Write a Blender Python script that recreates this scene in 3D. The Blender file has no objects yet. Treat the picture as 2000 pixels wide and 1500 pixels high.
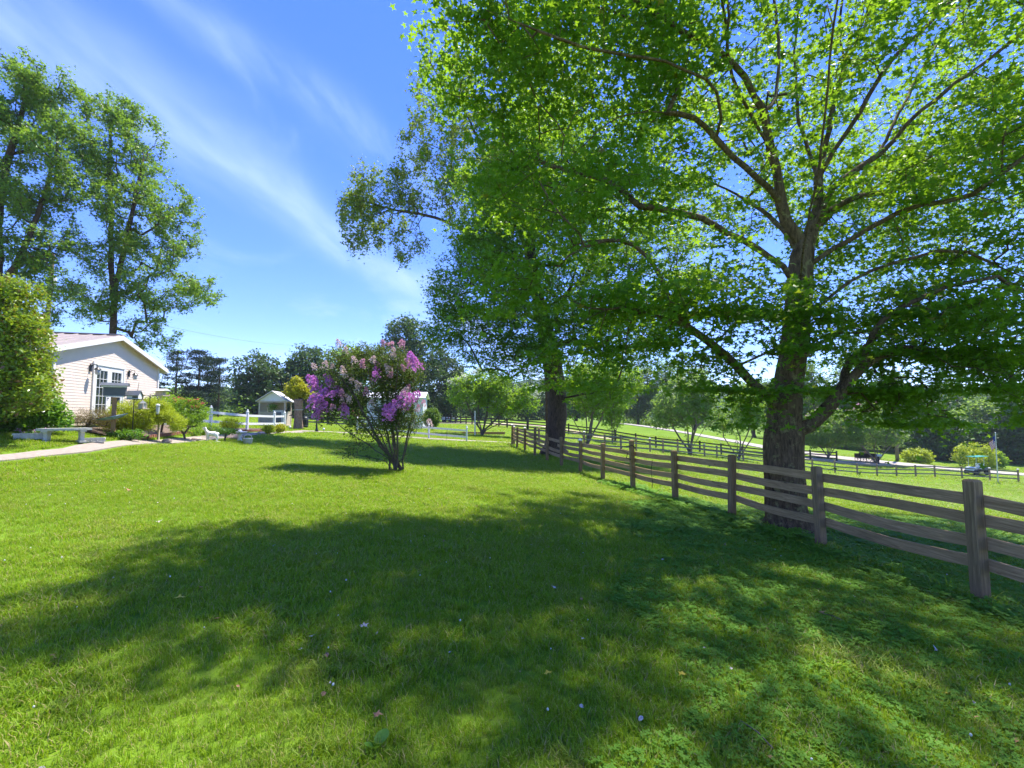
import bpy, math, random
import numpy as np
from mathutils import Vector, Matrix

SC = bpy.context.scene
COL = SC.collection
R = math.radians
rng = np.random.default_rng(7)
random.seed(11)

# ------------------------------------------------------------------ camera
F = 889.0 / 2000.0 * 36.0
PITCH = math.atan(58.0 / 889.0)
EYE = 1.75
cam_data = bpy.data.cameras.new('camera')
cam_data.lens = F
cam_data.sensor_width = 36.0
cam_data.clip_start = 0.05
cam_data.clip_end = 6000
cam = bpy.data.objects.new('camera', cam_data)
COL.objects.link(cam)
cam.location = (0, 0, EYE)
cam.rotation_euler = (math.pi / 2 + PITCH, 0, 0)
SC.camera = cam

# ------------------------------------------------------------------ sky, sun, exposure
SUN_EL, SUN_AZ = R(65), R(44)          # azimuth from +Y towards +X
SUN_STRENGTH = 2.1
SKY_STRENGTH = 0.15
EXPOSURE = 2.4
world = bpy.data.worlds.new('World')
SC.world = world
world.use_nodes = True
wn, wl = world.node_tree.nodes, world.node_tree.links
wn.clear()
out = wn.new('ShaderNodeOutputWorld')
bg = wn.new('ShaderNodeBackground'); bg.inputs['Strength'].default_value = SKY_STRENGTH
sky = wn.new('ShaderNodeTexSky'); sky.sky_type = 'NISHITA'; sky.sun_disc = False
sky.sun_elevation = SUN_EL; sky.sun_rotation = SUN_AZ
sky.air_density = 0.6; sky.dust_density = 0.0; sky.ozone_density = 3.0; sky.altitude = 300
hs = wn.new('ShaderNodeHueSaturation')
hs.inputs['Saturation'].default_value = 1.50; hs.inputs['Value'].default_value = 0.92
hs.inputs['Hue'].default_value = 0.527
gm = wn.new('ShaderNodeGamma'); gm.inputs[1].default_value = 0.70
wl.new(sky.outputs[0], gm.inputs[0]); wl.new(gm.outputs[0], hs.inputs['Color'])
tc = wn.new('ShaderNodeTexCoord')
sep = wn.new('ShaderNodeSeparateXYZ'); wl.new(tc.outputs['Generated'], sep.inputs[0])
def wmath(op, a, b=None, clamp=False):
    n = wn.new('ShaderNodeMath'); n.operation = op; n.use_clamp = clamp
    for i, v in enumerate((a, b)):
        if v is None: continue
        if isinstance(v, (int, float)): n.inputs[i].default_value = v
        else: wl.new(v, n.inputs[i])
    return n.outputs[0]
zz = wmath('ADD', wmath('MAXIMUM', sep.outputs[2], 0.0), 0.12)
px = wmath('DIVIDE', sep.outputs[0], zz); py = wmath('DIVIDE', sep.outputs[1], zz)
cmb = wn.new('ShaderNodeCombineXYZ'); wl.new(px, cmb.inputs[0]); wl.new(py, cmb.inputs[1])
def wnoise(rot, sc, loc, detail=6, dist=.4):
    mp = wn.new('ShaderNodeMapping'); mp.inputs['Rotation'].default_value = (0, 0, R(rot)); mp.inputs['Scale'].default_value = (*sc, 1); mp.inputs['Location'].default_value = (*loc, 0)
    wl.new(cmb.outputs[0], mp.inputs[0]); nz = wn.new('ShaderNodeTexNoise'); nz.inputs['Scale'].default_value = 1.0; nz.inputs['Detail'].default_value = detail
    nz.inputs['Roughness'].default_value = .55; nz.inputs['Distortion'].default_value = dist; wl.new(mp.outputs[0], nz.inputs['Vector']); return nz.outputs['Fac']
def sstep(v, a, b):
    m = wn.new('ShaderNodeMapRange'); m.interpolation_type = 'SMOOTHSTEP'; m.inputs['From Min'].default_value = a; m.inputs['From Max'].default_value = b; wl.new(v, m.inputs['Value']); return m.outputs[0]
def band_(x0, y0, nx, ny, w):
    """a long thin cirrus band lying across the sky"""
    d = wmath('ADD', wmath('MULTIPLY', wmath('SUBTRACT', px, x0), nx), wmath('MULTIPLY', wmath('SUBTRACT', py, y0), ny))
    d = wmath('ADD', d, wmath('MULTIPLY', wmath('SUBTRACT', nbig, .5), .35))
    return wmath('POWER', 2.718, wmath('MULTIPLY', wmath('MULTIPLY', d, d), -1 / (w * w)))
nbig = wnoise(15, (1.3, .8), (3.1, 1.7), 3)
nfine = wnoise(-18, (4.2, 1.5), (.4, .9), 7)
nlow = wnoise(62, (1.5, 1.3), (5.3, 2.2), 6)
c1 = wmath('MULTIPLY', band_(-.89, 1.30, .95, -.30, .13), sstep(nfine, .10, .85))
c2 = wmath('MULTIPLY', wmath('MULTIPLY', band_(-.66, .93, .87, -.49, .07), sstep(nfine, .35, .75)), .5)
c3 = wmath('MULTIPLY', sstep(nlow, .53, .72), sstep(sep.outputs[2], .42, .16))
c4 = wmath('MULTIPLY', sstep(nfine, .58, .85), .35)
csum = wmath('ADD', wmath('ADD', c1, c2), wmath('ADD', wmath('MULTIPLY', c3, .55), c4), True)
mixc = wn.new('ShaderNodeMixRGB'); mixc.inputs[2].default_value = (1.25, 1.60, 2.2, 1)
wl.new(wmath('MULTIPLY', csum, .62), mixc.inputs[0]); wl.new(hs.outputs[0], mixc.inputs[1])
wl.new(mixc.outputs[0], bg.inputs['Color']); wl.new(bg.outputs[0], out.inputs[0])

sd = bpy.data.lights.new('sun', 'SUN'); sd.energy = SUN_STRENGTH; sd.angle = R(0.9); sd.color = (1.0, 0.955, 0.87)
sun = bpy.data.objects.new('sun', sd); COL.objects.link(sun)
SV = Vector((math.cos(SUN_EL) * math.sin(SUN_AZ), math.cos(SUN_EL) * math.cos(SUN_AZ), math.sin(SUN_EL)))
sun.rotation_euler = SV.to_track_quat('Z', 'Y').to_euler()
sun.location = (10, 10, 40)
SC.view_settings.view_transform = 'Standard'
SC.view_settings.look = 'None'
SC.view_settings.exposure = EXPOSURE
SC.view_settings.gamma = 1.0
SC.view_settings.use_curve_mapping = False
SC.cycles.max_bounces = 12
SC.cycles.diffuse_bounces = 8
SC.cycles.glossy_bounces = 2
SC.cycles.transmission_bounces = 8
SC.cycles.transparent_max_bounces = 8
SC.cycles.sample_clamp_indirect = 10
SC.render.use_persistent_data = False

# ------------------------------------------------------------------ helpers
def P(px, py, Z):
    """where the sight line of a photograph pixel (2000 x 1500) is at depth Z; used to measure the place"""
    u = (px - 1000) / 889.0; v = (750 - py) / 889.0
    k = Z / (math.cos(PITCH) - v * math.sin(PITCH))
    return Vector((u * k, Z, EYE + k * (math.sin(PITCH) + v * math.cos(PITCH))))

CTRL = [(5.41,5.4,2.19),(5.21,7.83,2.28),(4.8,10.1,2.30),(4.39,12.4,2.39),(3.86,14.7,2.46),(3.35,17,2.48),(2.87,19.3,2.50),
 (2.33,21.6,2.50),(1.83,23.9,2.46),(1.3,26.2,2.37),(.8,28.4,2.32),(.34,30.6,2.28),(0,33,2.22),
 (0,0,1.75),(0,5,1.86),(-3,14,1.80),(-12.4,11,.99),(-13.4,17,1.05),(-14.5,22,1.14),(-15.5,32,1.33),(-15,14.8,.42),(-16.8,21.5,.46),
 (-12.7,13,.80),(-16.1,32,1.1),(-16.5,25,.85),(-14.1,33,1.3),(-3.5,35.5,2.16),(-3,45,2.16),(-18.6,36,1.0),(-11,92,1.86),(-.7,65,2.05),
 (-19,130,.9),(-15,55,1.67),(7.7,38,3.0),(14.5,44,3.8),(21.9,49,4.75),(25.2,50,5.2),(38.3,51,6.8),(47.8,52,7.1),(55,50,7.4),
 (13,57,3.46),(18,57,4.3),(23.6,57,4.84),(32,58,5.8),(43,60,6.5),(2.3,62,2.25),(20,20,3.8),(12,12,2.85),(10,3,2.55),(30,30,5.3),
 (60.7,60,7.56),(70,75,8.2),(26,110,2.35),(33.7,75,4.4),(32,95,3.2),(-30,20,-.1),(-25,0,.2),(-10,0,1.15),(0,-10,1.7),(10,-10,2.4),
 (-40,60,.5),(-60,120,0),(0,150,1.5),(60,150,6),(120,100,9),(120,200,9),(0,300,0),(-150,300,-2),(200,300,6),(-150,50,0),(40,-30,4),(-40,-40,0)]
_c = np.array(CTRL, float)
_S = 30.0
def _phi(r2): return 0.5 * r2 * np.log(r2 + 1e-9)
def _tps():
    n = len(_c); xy = _c[:, :2] / _S
    K = _phi(((xy[:, None] - xy[None]) ** 2).sum(-1)) + np.eye(n) * 0.0025
    Pm = np.hstack([np.ones((n, 1)), xy])
    A = np.block([[K, Pm], [Pm.T, np.zeros((3, 3))]])
    return np.linalg.solve(A, np.concatenate([EYE - _c[:, 2], np.zeros(3)]))
_w = _tps()
def gz(x, y):
    x = np.clip(np.asarray(x, float), -170, 230); y = np.clip(np.asarray(y, float), -60, 320)
    sh = np.broadcast(x, y).shape
    q = np.stack([np.broadcast_to(x, sh).ravel(), np.broadcast_to(y, sh).ravel()], 1) / _S
    o = np.empty(len(q)); xy = _c[:, :2] / _S
    for i in range(0, len(q), 20000):
        s = q[i:i + 20000]
        o[i:i + 20000] = _phi(((s[:, None] - xy[None]) ** 2).sum(-1)) @ _w[:-3] + _w[-3] + s @ _w[-2:]
    return o.reshape(sh)
def gz1(x, y): return float(gz(np.array([x]), np.array([y]))[0])
def G(px, Z):
    x = (px - 1000) / 889.0 * Z * 1.0
    return Vector((x, Z, gz1(x, Z)))

def tag(o, label=None, cat=None, group=None, kind=None):
    if label: o['label'] = label
    if cat: o['category'] = cat
    if group: o['group'] = group
    if kind: o['kind'] = kind
    return o
def thing(name, label, cat, loc=(0, 0, 0), rotz=0.0, group=None):
    o = bpy.data.objects.new(name, None); COL.objects.link(o)
    o.location = loc; o.rotation_euler = (0, 0, rotz); o.empty_display_size = 0.2
    return tag(o, label, cat, group)
def mobj(name, me, parent=None, loc=(0, 0, 0), kind=None):
    o = bpy.data.objects.new(name, me); COL.objects.link(o); o.location = loc
    if parent is not None: o.parent = parent
    if kind: o['kind'] = kind
    return o

class MB:
    def __init__(s): s.v = []; s.f = []
    def add(s, vs, fs):
        b = len(s.v); s.v += [tuple(v) for v in vs]; s.f += [tuple(b + i for i in f) for f in fs]; return s
    def box(s, c, d, rz=0.0, M=None, bev=0.0):
        x, y, z = d[0] / 2, d[1] / 2, d[2] / 2
        if bev > 0:
            b = min(bev, x * .9, y * .9)
            ring = [(-x + b, -y), (x - b, -y), (x, -y + b), (x, y - b), (x - b, y), (-x + b, y), (-x, y - b), (-x, -y + b)]
            vs = [Vector((p[0], p[1], -z)) for p in ring] + [Vector((p[0], p[1], z)) for p in ring]
            fs = [tuple(range(7, -1, -1)), tuple(range(8, 16))] + [(i, (i + 1) % 8, 8 + (i + 1) % 8, 8 + i) for i in range(8)]
        else:
            vs = [Vector((i, j, k)) for k in (-z, z) for j in (-y, y) for i in (-x, x)]
            fs = [(0, 2, 3, 1), (4, 5, 7, 6), (0, 1, 5, 4), (2, 6, 7, 3), (0, 4, 6, 2), (1, 3, 7, 5)]
        if M is None: M = Matrix.Rotation(rz, 4, 'Z')
        return s.add([M @ v + Vector(c) for v in vs], fs)
    def tube(s, pts, rad, n=8, cap=True):
        pts = [Vector(p) for p in pts]
        if not hasattr(rad, '__len__'): rad = [rad] * len(pts)
        vs = []; fs = []; u = None
        for i, p in enumerate(pts):
            t = (pts[min(i + 1, len(pts) - 1)] - pts[max(i - 1, 0)])
            t = t.normalized() if t.length > 1e-9 else Vector((0, 0, 1))
            if u is None:
                u = t.orthogonal().normalized()
            else:
                u = (u - t * u.dot(t)); u = u.normalized() if u.length > 1e-6 else t.orthogonal().normalized()
            w = t.cross(u)
            for k in range(n):
                a = 2 * math.pi * k / n
                vs.append(p + (u * math.cos(a) + w * math.sin(a)) * rad[i])
        for i in range(len(pts) - 1):
            for k in range(n):
                fs.append((i * n + k, i * n + (k + 1) % n, (i + 1) * n + (k + 1) % n, (i + 1) * n + k))
        if cap:
            fs.append(tuple(range(n - 1, -1, -1))); fs.append(tuple((len(pts) - 1) * n + k for k in range(n)))
        return s.add(vs, fs)
    def lathe(s, prof, c=(0, 0, 0), n=16, rfun=None):
        vs = []; fs = []
        for (r, z) in prof:
            for k in range(n):
                a = 2 * math.pi * k / n
                q = r * (rfun(a, z) if rfun else 1)
                vs.append((c[0] + q * math.cos(a), c[1] + q * math.sin(a), c[2] + z))
        for i in range(len(prof) - 1):
            for k in range(n):
                fs.append((i * n + k, i * n + (k + 1) % n, (i + 1) * n + (k + 1) % n, (i + 1) * n + k))
        fs.append(tuple(range(n - 1, -1, -1))); fs.append(tuple((len(prof) - 1) * n + k for k in range(n)))
        return s.add(vs, fs)
    def prism(s, poly, off):
        """poly: coplanar points, extruded by off"""
        poly = [Vector(p) for p in poly]; n = len(poly); off = Vector(off)
        vs = poly + [p + off for p in poly]
        fs = [tuple(range(n - 1, -1, -1)), tuple(range(n, 2 * n))] + [(i, (i + 1) % n, n + (i + 1) % n, n + i) for i in range(n)]
        return s.add(vs, fs)
    def mesh(s, name, mat=None, smooth=False):
        me = bpy.data.meshes.new(name); me.from_pydata([tuple(v) for v in s.v], [], s.f)
        if mat: me.materials.append(mat)
        if smooth: me.shade_smooth()
        me.update(); return me
    def build(s, name, mat, parent=None, loc=(0, 0, 0), smooth=False, kind=None):
        return mobj(name, s.mesh(name, mat, smooth), parent, loc, kind)

def mesh_np(name, V, Fc, mat, smooth=False):
    """V (N,3); Fc (M,k) constant-size faces"""
    me = bpy.data.meshes.new(name)
    M, k = Fc.shape
    me.vertices.add(len(V)); me.vertices.foreach_set('co', np.ascontiguousarray(V, dtype=np.float32).ravel())
    me.loops.add(M * k); me.loops.foreach_set('vertex_index', np.ascontiguousarray(Fc, dtype=np.int32).ravel())
    me.polygons.add(M); me.polygons.foreach_set('loop_start', np.arange(0, M * k, k, dtype=np.int32))
    if mat: me.materials.append(mat)
    me.update(calc_edges=True)
    me.polygons.foreach_set('use_smooth', np.full(M, smooth))
    return me

# ------------------------------------------------------------------ materials
def nmat(name):
    m = bpy.data.materials.new(name); m.use_nodes = True
    return m, m.node_tree.nodes, m.node_tree.links, m.node_tree.nodes['Principled BSDF']
def setp(b, rough=.6, spec=.3, metal=0):
    b.inputs['Roughness'].default_value = rough; b.inputs['Specular IOR Level'].default_value = spec; b.inputs['Metallic'].default_value = metal
def ramp(n, l, src, stops):
    r = n.new('ShaderNodeValToRGB'); e = r.color_ramp.elements
    while len(e) < len(stops): e.new(0.5)
    for i, (p, c) in enumerate(stops): e[i].position = p; e[i].color = (*c, 1)
    l.new(src, r.inputs[0]); return r.outputs[0]
def coords(n, l, kind='Object', scale=(1, 1, 1), rnd=False):
    t = n.new('ShaderNodeTexCoord'); m = n.new('ShaderNodeMapping'); m.inputs['Scale'].default_value = scale
    if kind == 'World':
        g = n.new('ShaderNodeNewGeometry'); l.new(g.outputs['Position'], m.inputs[0])
    else: l.new(t.outputs[kind], m.inputs[0])
    if rnd:
        oi = n.new('ShaderNodeObjectInfo'); a = n.new('ShaderNodeVectorMath'); a.operation = 'SCALE'
        c = n.new('ShaderNodeCombineXYZ')
        for i in range(3): l.new(oi.outputs['Random'], c.inputs[i])
        l.new(c.outputs[0], a.inputs[0]); a.inputs['Scale'].default_value = 37.0
        l.new(a.outputs[0], m.inputs['Location'])
    return m.outputs[0]
def noise(n, l, vec, scale=5, detail=4, rough=.55, dist=0):
    t = n.new('ShaderNodeTexNoise'); t.inputs['Scale'].default_value = scale; t.inputs['Detail'].default_value = detail
    t.inputs['Roughness'].default_value = rough; t.inputs['Distortion'].default_value = dist; l.new(vec, t.inputs['Vector']); return t.outputs['Fac']
def bump(n, l, b, h, strength=.4, dist=.01):
    k = n.new('ShaderNodeBump'); k.inputs['Strength'].default_value = strength; k.inputs['Distance'].default_value = dist
    l.new(h, k.inputs['Height']); l.new(k.outputs[0], b.inputs['Normal'])
def mix(n, l, fac, a, b, mode='MIX'):
    m = n.new('ShaderNodeMixRGB'); m.blend_type = mode
    for i, v in enumerate((fac, a, b)):
        if isinstance(v, (int, float)): m.inputs[i].default_value = v
        elif isinstance(v, tuple): m.inputs[i].default_value = (*v, 1)
        else: l.new(v, m.inputs[i])
    return m.outputs[0]

def simple(name, col, rough=.6, spec=.3, var=.25, scale=8, bmp=.15, metal=0, kind='Object'):
    m, n, l, b = nmat(name); setp(b, rough, spec, metal)
    v = coords(n, l, kind)
    f = noise(n, l, v, scale, 6, .6)
    lo = tuple(c * (1 - var) for c in col); hi = tuple(min(1, c * (1 + var)) for c in col)
    l.new(ramp(n, l, f, [(.3, lo), (.7, hi)]), b.inputs['Base Color'])
    if bmp: bump(n, l, b, f, bmp, .01)
    return m

def leafmat(name, a, b_, trans=.45, tcol=None, spec=.28, rough=.45, pscale=.35, patch=.5, odd=None, oddp=.97, dry=None):
    """a..b_: range of reflective colour from leaf to leaf; tcol: colour of light shining through"""
    m, n, l, b = nmat(name); setp(b, rough, spec)
    geo = n.new('ShaderNodeNewGeometry')
    isl = geo.outputs['Random Per Island']
    pos = coords(n, l, 'World')
    f = noise(n, l, pos, pscale, 3)
    add = n.new('ShaderNodeMath'); add.operation = 'MULTIPLY_ADD'; add.inputs[1].default_value = patch
    l.new(f, add.inputs[0])
    m2 = n.new('ShaderNodeMath'); m2.operation = 'MULTIPLY_ADD'; m2.inputs[1].default_value = 1 - patch; l.new(isl, m2.inputs[0]); l.new(add.outputs[0], m2.inputs[2])
    stops = [(.25, a), (.75, b_)]
    c = ramp(n, l, m2.outputs[0], stops)
    if dry:
        fd = noise(n, l, pos, dry[0], 5, .65); c = mix(n, l, ramp(n, l, fd, [(.52, (0, 0, 0)), (.74, (dry[1],) * 3)]), c, dry[2])
    if odd:
        gt = n.new('ShaderNodeMath'); gt.operation = 'GREATER_THAN'; gt.inputs[1].default_value = oddp; l.new(isl, gt.inputs[0])
        c = mix(n, l, gt.outputs[0], c, odd)
    l.new(c, b.inputs['Base Color'])
    t = n.new('ShaderNodeBsdfTranslucent')
    if tcol is None: tcol = (b_[0] * 1.9, b_[1] * 1.7, b_[2] * .5)
    tm = mix(n, l, .65, c, tcol)
    l.new(tm, t.inputs['Color'])
    ms = n.new('ShaderNodeMixShader'); ms.inputs[0].default_value = trans
    l.new(b.outputs[0], ms.inputs[1]); l.new(t.outputs[0], ms.inputs[2])
    l.new(ms.outputs[0], n['Material Output'].inputs['Surface'])
    return m

def barkmat(name, dark, light, lichen=None, sc=1.0):
    m, n, l, b = nmat(name); setp(b, .9, .15)
    v = coords(n, l, 'World', (7 * sc, 7 * sc, 1.5 * sc)); f = noise(n, l, v, 3, 7, .65, .6)
    v2 = coords(n, l, 'World'); g = noise(n, l, v2, 4 * sc, 5, .6)
    c = ramp(n, l, f, [(.36, dark), (.6, light)])
    c = mix(n, l, .35, c, ramp(n, l, g, [(.3, dark), (.75, light)]))
    if lichen:
        h = noise(n, l, v2, 6.5, 6, .7); c = mix(n, l, ramp(n, l, h, [(.55, (0, 0, 0)), (.63, (.75, .75, .75))]), c, lichen)
    l.new(c, b.inputs['Base Color']); bump(n, l, b, f, .9, .05)
    return m

def woodmat(name, dark, light, green=.3, foot=None):
    m, n, l, b = nmat(name); setp(b, .85, .15)
    v = coords(n, l, 'Object', (1.2, 26, 26), True); f = noise(n, l, v, 1.6, 8, .7, .8)
    v2 = coords(n, l, 'Object', (1, 2.2, 2.2), True); g = noise(n, l, v2, 2.3, 5, .6)
    kn = n.new('ShaderNodeTexVoronoi'); kn.inputs['Scale'].default_value = 1.0
    v3 = coords(n, l, 'Object', (2.1, 9, 9), True); l.new(v3, kn.inputs['Vector'])
    c = ramp(n, l, f, [(.34, dark), (.66, light)])
    c = mix(n, l, ramp(n, l, g, [(.35, (0, 0, 0)), (.7, (.7, .7, .7))]), c, tuple(x * .55 for x in light), 'MIX')
    c = mix(n, l, ramp(n, l, kn.outputs['Distance'], [(.05, (.9, .9, .9)), (.11, (0, 0, 0))]), c, tuple(x * .45 for x in dark))
    if green:
        h = noise(n, l, v2, 1.1, 4); c = mix(n, l, ramp(n, l, h, [(.55, (0, 0, 0)), (.75, (green,) * 3)]), c, (.045, .055, .02))
    if foot:
        # red clay splashed onto the foot of the posts
        t = n.new('ShaderNodeTexCoord'); s = n.new('ShaderNodeSeparateXYZ'); l.new(t.outputs['Object'], s.inputs[0])
        a = n.new('ShaderNodeMath'); a.operation = 'MULTIPLY_ADD'; a.inputs[1].default_value = .5; l.new(g, a.inputs[0]); l.new(s.outputs[0], a.inputs[2])
        c = mix(n, l, ramp(n, l, a.outputs[0], [(.3, (.8, .8, .8)), (.62, (0, 0, 0))]), c, foot)
    l.new(c, b.inputs['Base Color']); bump(n, l, b, f, .5, .006)
    return m

M = {}
M['maple'] = leafmat('maple_leaf', (.030, .095, .009), (.085, .20, .014), .56, (.38, .60, .02), .30, .42, .45, .45, (.22, .13, .03), .988)
M['maple2'] = leafmat('maple_leaf_far', (.030, .095, .010), (.080, .190, .014), .52, (.40, .62, .02), .30, .5, .35, .5)
M['poplar'] = leafmat('poplar_leaf', (.040, .100, .018), (.125, .22, .028), .45, (.30, .50, .03), .4, .4, .3, .55, (.25, .22, .03), .975)
M['gum'] = leafmat('gum_leaf', (.060, .120, .018), (.15, .225, .025), .45, (.38, .52, .02), .3, .5, .5, .5, (.16, .08, .04), .90)
M['dark'] = leafmat('dark_leaf', (.024, .058, .020), (.070, .130, .036), .30, (.12, .21, .03), .35, .5, .15, .6)
M['dark2'] = leafmat('olive_leaf', (.045, .100, .016), (.115, .20, .028), .36, (.24, .38, .02), .3, .5, .15, .6)
M['pine'] = leafmat('pine_needle', (.012, .028, .018), (.030, .060, .030), .12, (.04, .07, .03), .2, .6, .5, .5)
M['mid'] = leafmat('mid_green_leaf', (.065, .145, .018), (.15, .28, .03), .48, (.42, .62, .02), .3, .5, .3, .55)
M['lime'] = leafmat('lime_leaf', (.14, .21, .010), (.34, .42, .018), .42, (.5, .56, .02), .3, .5, .6, .5)
M['gold'] = leafmat('gold_leaf', (.20, .24, .010), (.42, .42, .02), .35, (.5, .48, .02), .3, .5, .8, .5)
M['grey'] = leafmat('grey_green_leaf', (.070, .140, .038), (.155, .26, .065), .48, (.38, .56, .05), .3, .5, .4, .5)
M['shrub'] = leafmat('glossy_shrub_leaf', (.06, .12, .012), (.20, .30, .022), .38, (.38, .48, .02), .55, .3, .9, .35, (.25, .10, .05), .90)
M['hyd'] = leafmat('broad_shrub_leaf', (.04, .12, .012), (.12, .27, .02), .38, (.25, .42, .02), .45, .38, .8, .4)
M['red'] = leafmat('bronze_leaf', (.06, .06, .025), (.16, .13, .05), .35, (.25, .2, .05), .3, .5, 1, .4)
M['myrtle'] = leafmat('myrtle_leaf', (.025, .055, .014), (.075, .12, .022), .35, (.16, .24, .02), .3, .5, 1, .4, (.15, .06, .04), .93)
M['fl_purple'] = leafmat('purple_petal', (.38, .09, .37), (.66, .25, .61), .35, (.6, .2, .6), .2, .6, 3, .3)
M['fl_pink'] = leafmat('pink_petal', (.42, .16, .26), (.68, .36, .48), .35, (.6, .3, .4), .2, .6, 3, .3)
M['fl_pale'] = leafmat('faded_petal', (.42, .27, .28), (.70, .52, .52), .35, (.6, .5, .45), .2, .6, 3, .3)
M['fl_white'] = leafmat('white_petal', (.5, .5, .42), (.78, .78, .7), .3, (.6, .6, .5), .2, .6, 3, .3)
M['fl_red'] = leafmat('red_petal', (.45, .03, .05), (.7, .12, .14), .3, (.6, .1, .1), .2, .6, 3, .3)
M['grass'] = leafmat('grass_blade', (.095, .200, .010), (.215, .350, .014), .44, (.42, .56, .010), .22, .5, .9, .35, (.46, .36, .15), .925, dry=(1.15, .60, (.33, .30, .075)))
M['clover'] = leafmat('clover_leaf', (.070, .175, .018), (.135, .29, .028), .38, (.28, .46, .015), .14, .6, .8, .4)
M['bark'] = barkmat('maple_bark', (.045, .028, .014), (.21, .140, .078), (.28, .25, .10))
M['bark2'] = barkmat('shaggy_bark', (.030, .020, .014), (.15, .10, .07))
M['twig'] = barkmat('twig_bark', (.05, .038, .03), (.20, .16, .125), None, 3)
M['tan_bark'] = barkmat('smooth_bark', (.12, .085, .06), (.30, .23, .17), None, 2)
M['board'] = woodmat('weathered_board', (.19, .112, .050), (.62, .40, .205), .45)
M['post'] = woodmat('weathered_post', (.13, .084, .040), (.42, .28, .14), .45, (.20, .115, .065))
M['dkboard'] = woodmat('dark_board', (.025, .022, .02), (.075, .062, .052), .1)
M['lightboard'] = woodmat('grey_board', (.10, .09, .08), (.27, .245, .22), .2)
M['white'] = simple('white_vinyl', (.72, .72, .70), .4, .4, .06, 6, .03)
M['siding'] = simple('vinyl_siding', (.76, .63, .53), .45, .4, .04, 3, .03)
M['trim'] = simple('white_trim', (.76, .74, .72), .4, .4, .05, 6, .03)
M['roof'] = simple('pale_metal_roof', (.33, .275, .25), .4, .5, .08, 3, .03, .0)
M['concrete'] = simple('concrete', (.31, .26, .21), .85, .2, .18, 9, .25)
M['stone'] = simple('cast_stone', (.47, .46, .40), .8, .2, .2, 14, .3)
M['statue'] = simple('painted_statue', (.72, .71, .70), .6, .3, .22, 22, .3)
M['gravel'] = simple('gravel', (.36, .32, .28), .95, .1, .2, 3, .3, 0, 'World')
M['sand'] = simple('sandy_drive', (.48, .38, .27), .95, .1, .25, .6, .3, 0, 'World')
M['mulch'] = simple('mulch', (.15, .11, .085), .95, .1, .45, 14, .8)
M['brick'] = simple('edging_brick', (.24, .10, .07), .85, .2, .3, 9, .3)
M['black'] = simple('black_metal', (.02, .02, .022), .4, .5, .2, 9, .05, .3)
M['darkgrey'] = simple('dark_grey_metal', (.11, .12, .13), .5, .4, .15, 9, .05, .2)
M['glass'] = simple('dark_glass', (.025, .035, .035), .06, .8, .3, 2, 0)
M['bluedish'] = simple('blue_glaze', (.16, .24, .40), .3, .5, .5, 9, .1)
M['cedar'] = simple('cedar_post', (.33, .19, .10), .75, .2, .25, 18, .3)
M['log'] = barkmat('peeled_log', (.17, .10, .07), (.42, .28, .21), None, 1.5)
M['cream'] = simple('cream_paint', (.55, .46, .35), .6, .3, .12, 8, .05)
M['lattice'] = simple('lattice_paint', (.50, .42, .33), .6, .3, .1, 8, .05)
M['pole'] = woodmat('utility_pole_wood', (.15, .11, .08), (.30, .24, .18), 0)
M['greensign'] = simple('green_enamel', (.02, .26, .16), .4, .4, .1, 5, 0)
M['flagred'] = simple('flag_red', (.50, .03, .05), .8, .1, .1, 9, .1)
M['flagwhite'] = simple('flag_white', (.75, .73, .72), .8, .1, .06, 9, .1)
M['flagblue'] = simple('flag_blue', (.03, .05, .22), .8, .1, .1, 9, .1)
M['alu'] = simple('pole_aluminium', (.55, .57, .55), .35, .5, .08, 9, 0, .6)
M['rubber'] = simple('rubber', (.025, .025, .025), .85, .2, .2, 9, .1)
M['carpaint'] = simple('white_car_paint', (.75, .76, .78), .2, .6, .03, 2, 0)
M['redlens'] = simple('red_lens', (.4, .02, .02), .2, .6, .1, 5, 0)
M['insul'] = simple('transformer_grey', (.45, .47, .48), .4, .4, .08, 5, 0)
M['flow_mag'] = M['fl_purple']
M['rock'] = simple('pink_boulder', (.52, .38, .32), .9, .15, .22, 9, .5)
M['yleaf'] = simple('yellow_leaf', (.50, .38, .03), .6, .3, .25, 30, .1)
M['pleaf'] = simple('pale_dry_leaf', (.56, .46, .42), .7, .2, .2, 30, .1)
M['bleaf'] = simple('brown_dry_leaf', (.32, .17, .09), .7, .2, .3, 30, .1)
M['wire'] = simple('wire', (.18, .19, .2), .5, .3, .1, 5, 0)

# ================================================================== GROUND
def ground_mat():
    m, n, l, b = nmat('lawn_ground'); setp(b, .95, .08)
    v = coords(n, l, 'World')
    f1 = noise(n, l, v, .35, 4, .6); f2 = noise(n, l, v, 14, 6, .75); f3 = noise(n, l, v, 2.1, 4, .6)
    c = ramp(n, l, f2, [(.34, (.075, .062, .030)), (.52, (.11, .185, .016)), (.75, (.19, .30, .022))])
    c = mix(n, l, .45, c, ramp(n, l, f1, [(.3, (.10, .20, .010)), (.7, (.19, .31, .016))]))
    c = mix(n, l, ramp(n, l, f3, [(.60, (0, 0, 0)), (.78, (.45, .45, .45))]), c, (.20, .20, .06))
    l.new(c, b.inputs['Base Color']); bump(n, l, b, f2, .5, .03)
    return m
M['ground'] = ground_mat()
n_ = 300; t = np.linspace(-1, 1, n_); ax = 1400 * np.sinh(5.6 * t) / np.sinh(5.6)
gx, gy = np.meshgrid(ax, ax + 8, indexing='xy')
gzv = gz(gx, gy)
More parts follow.
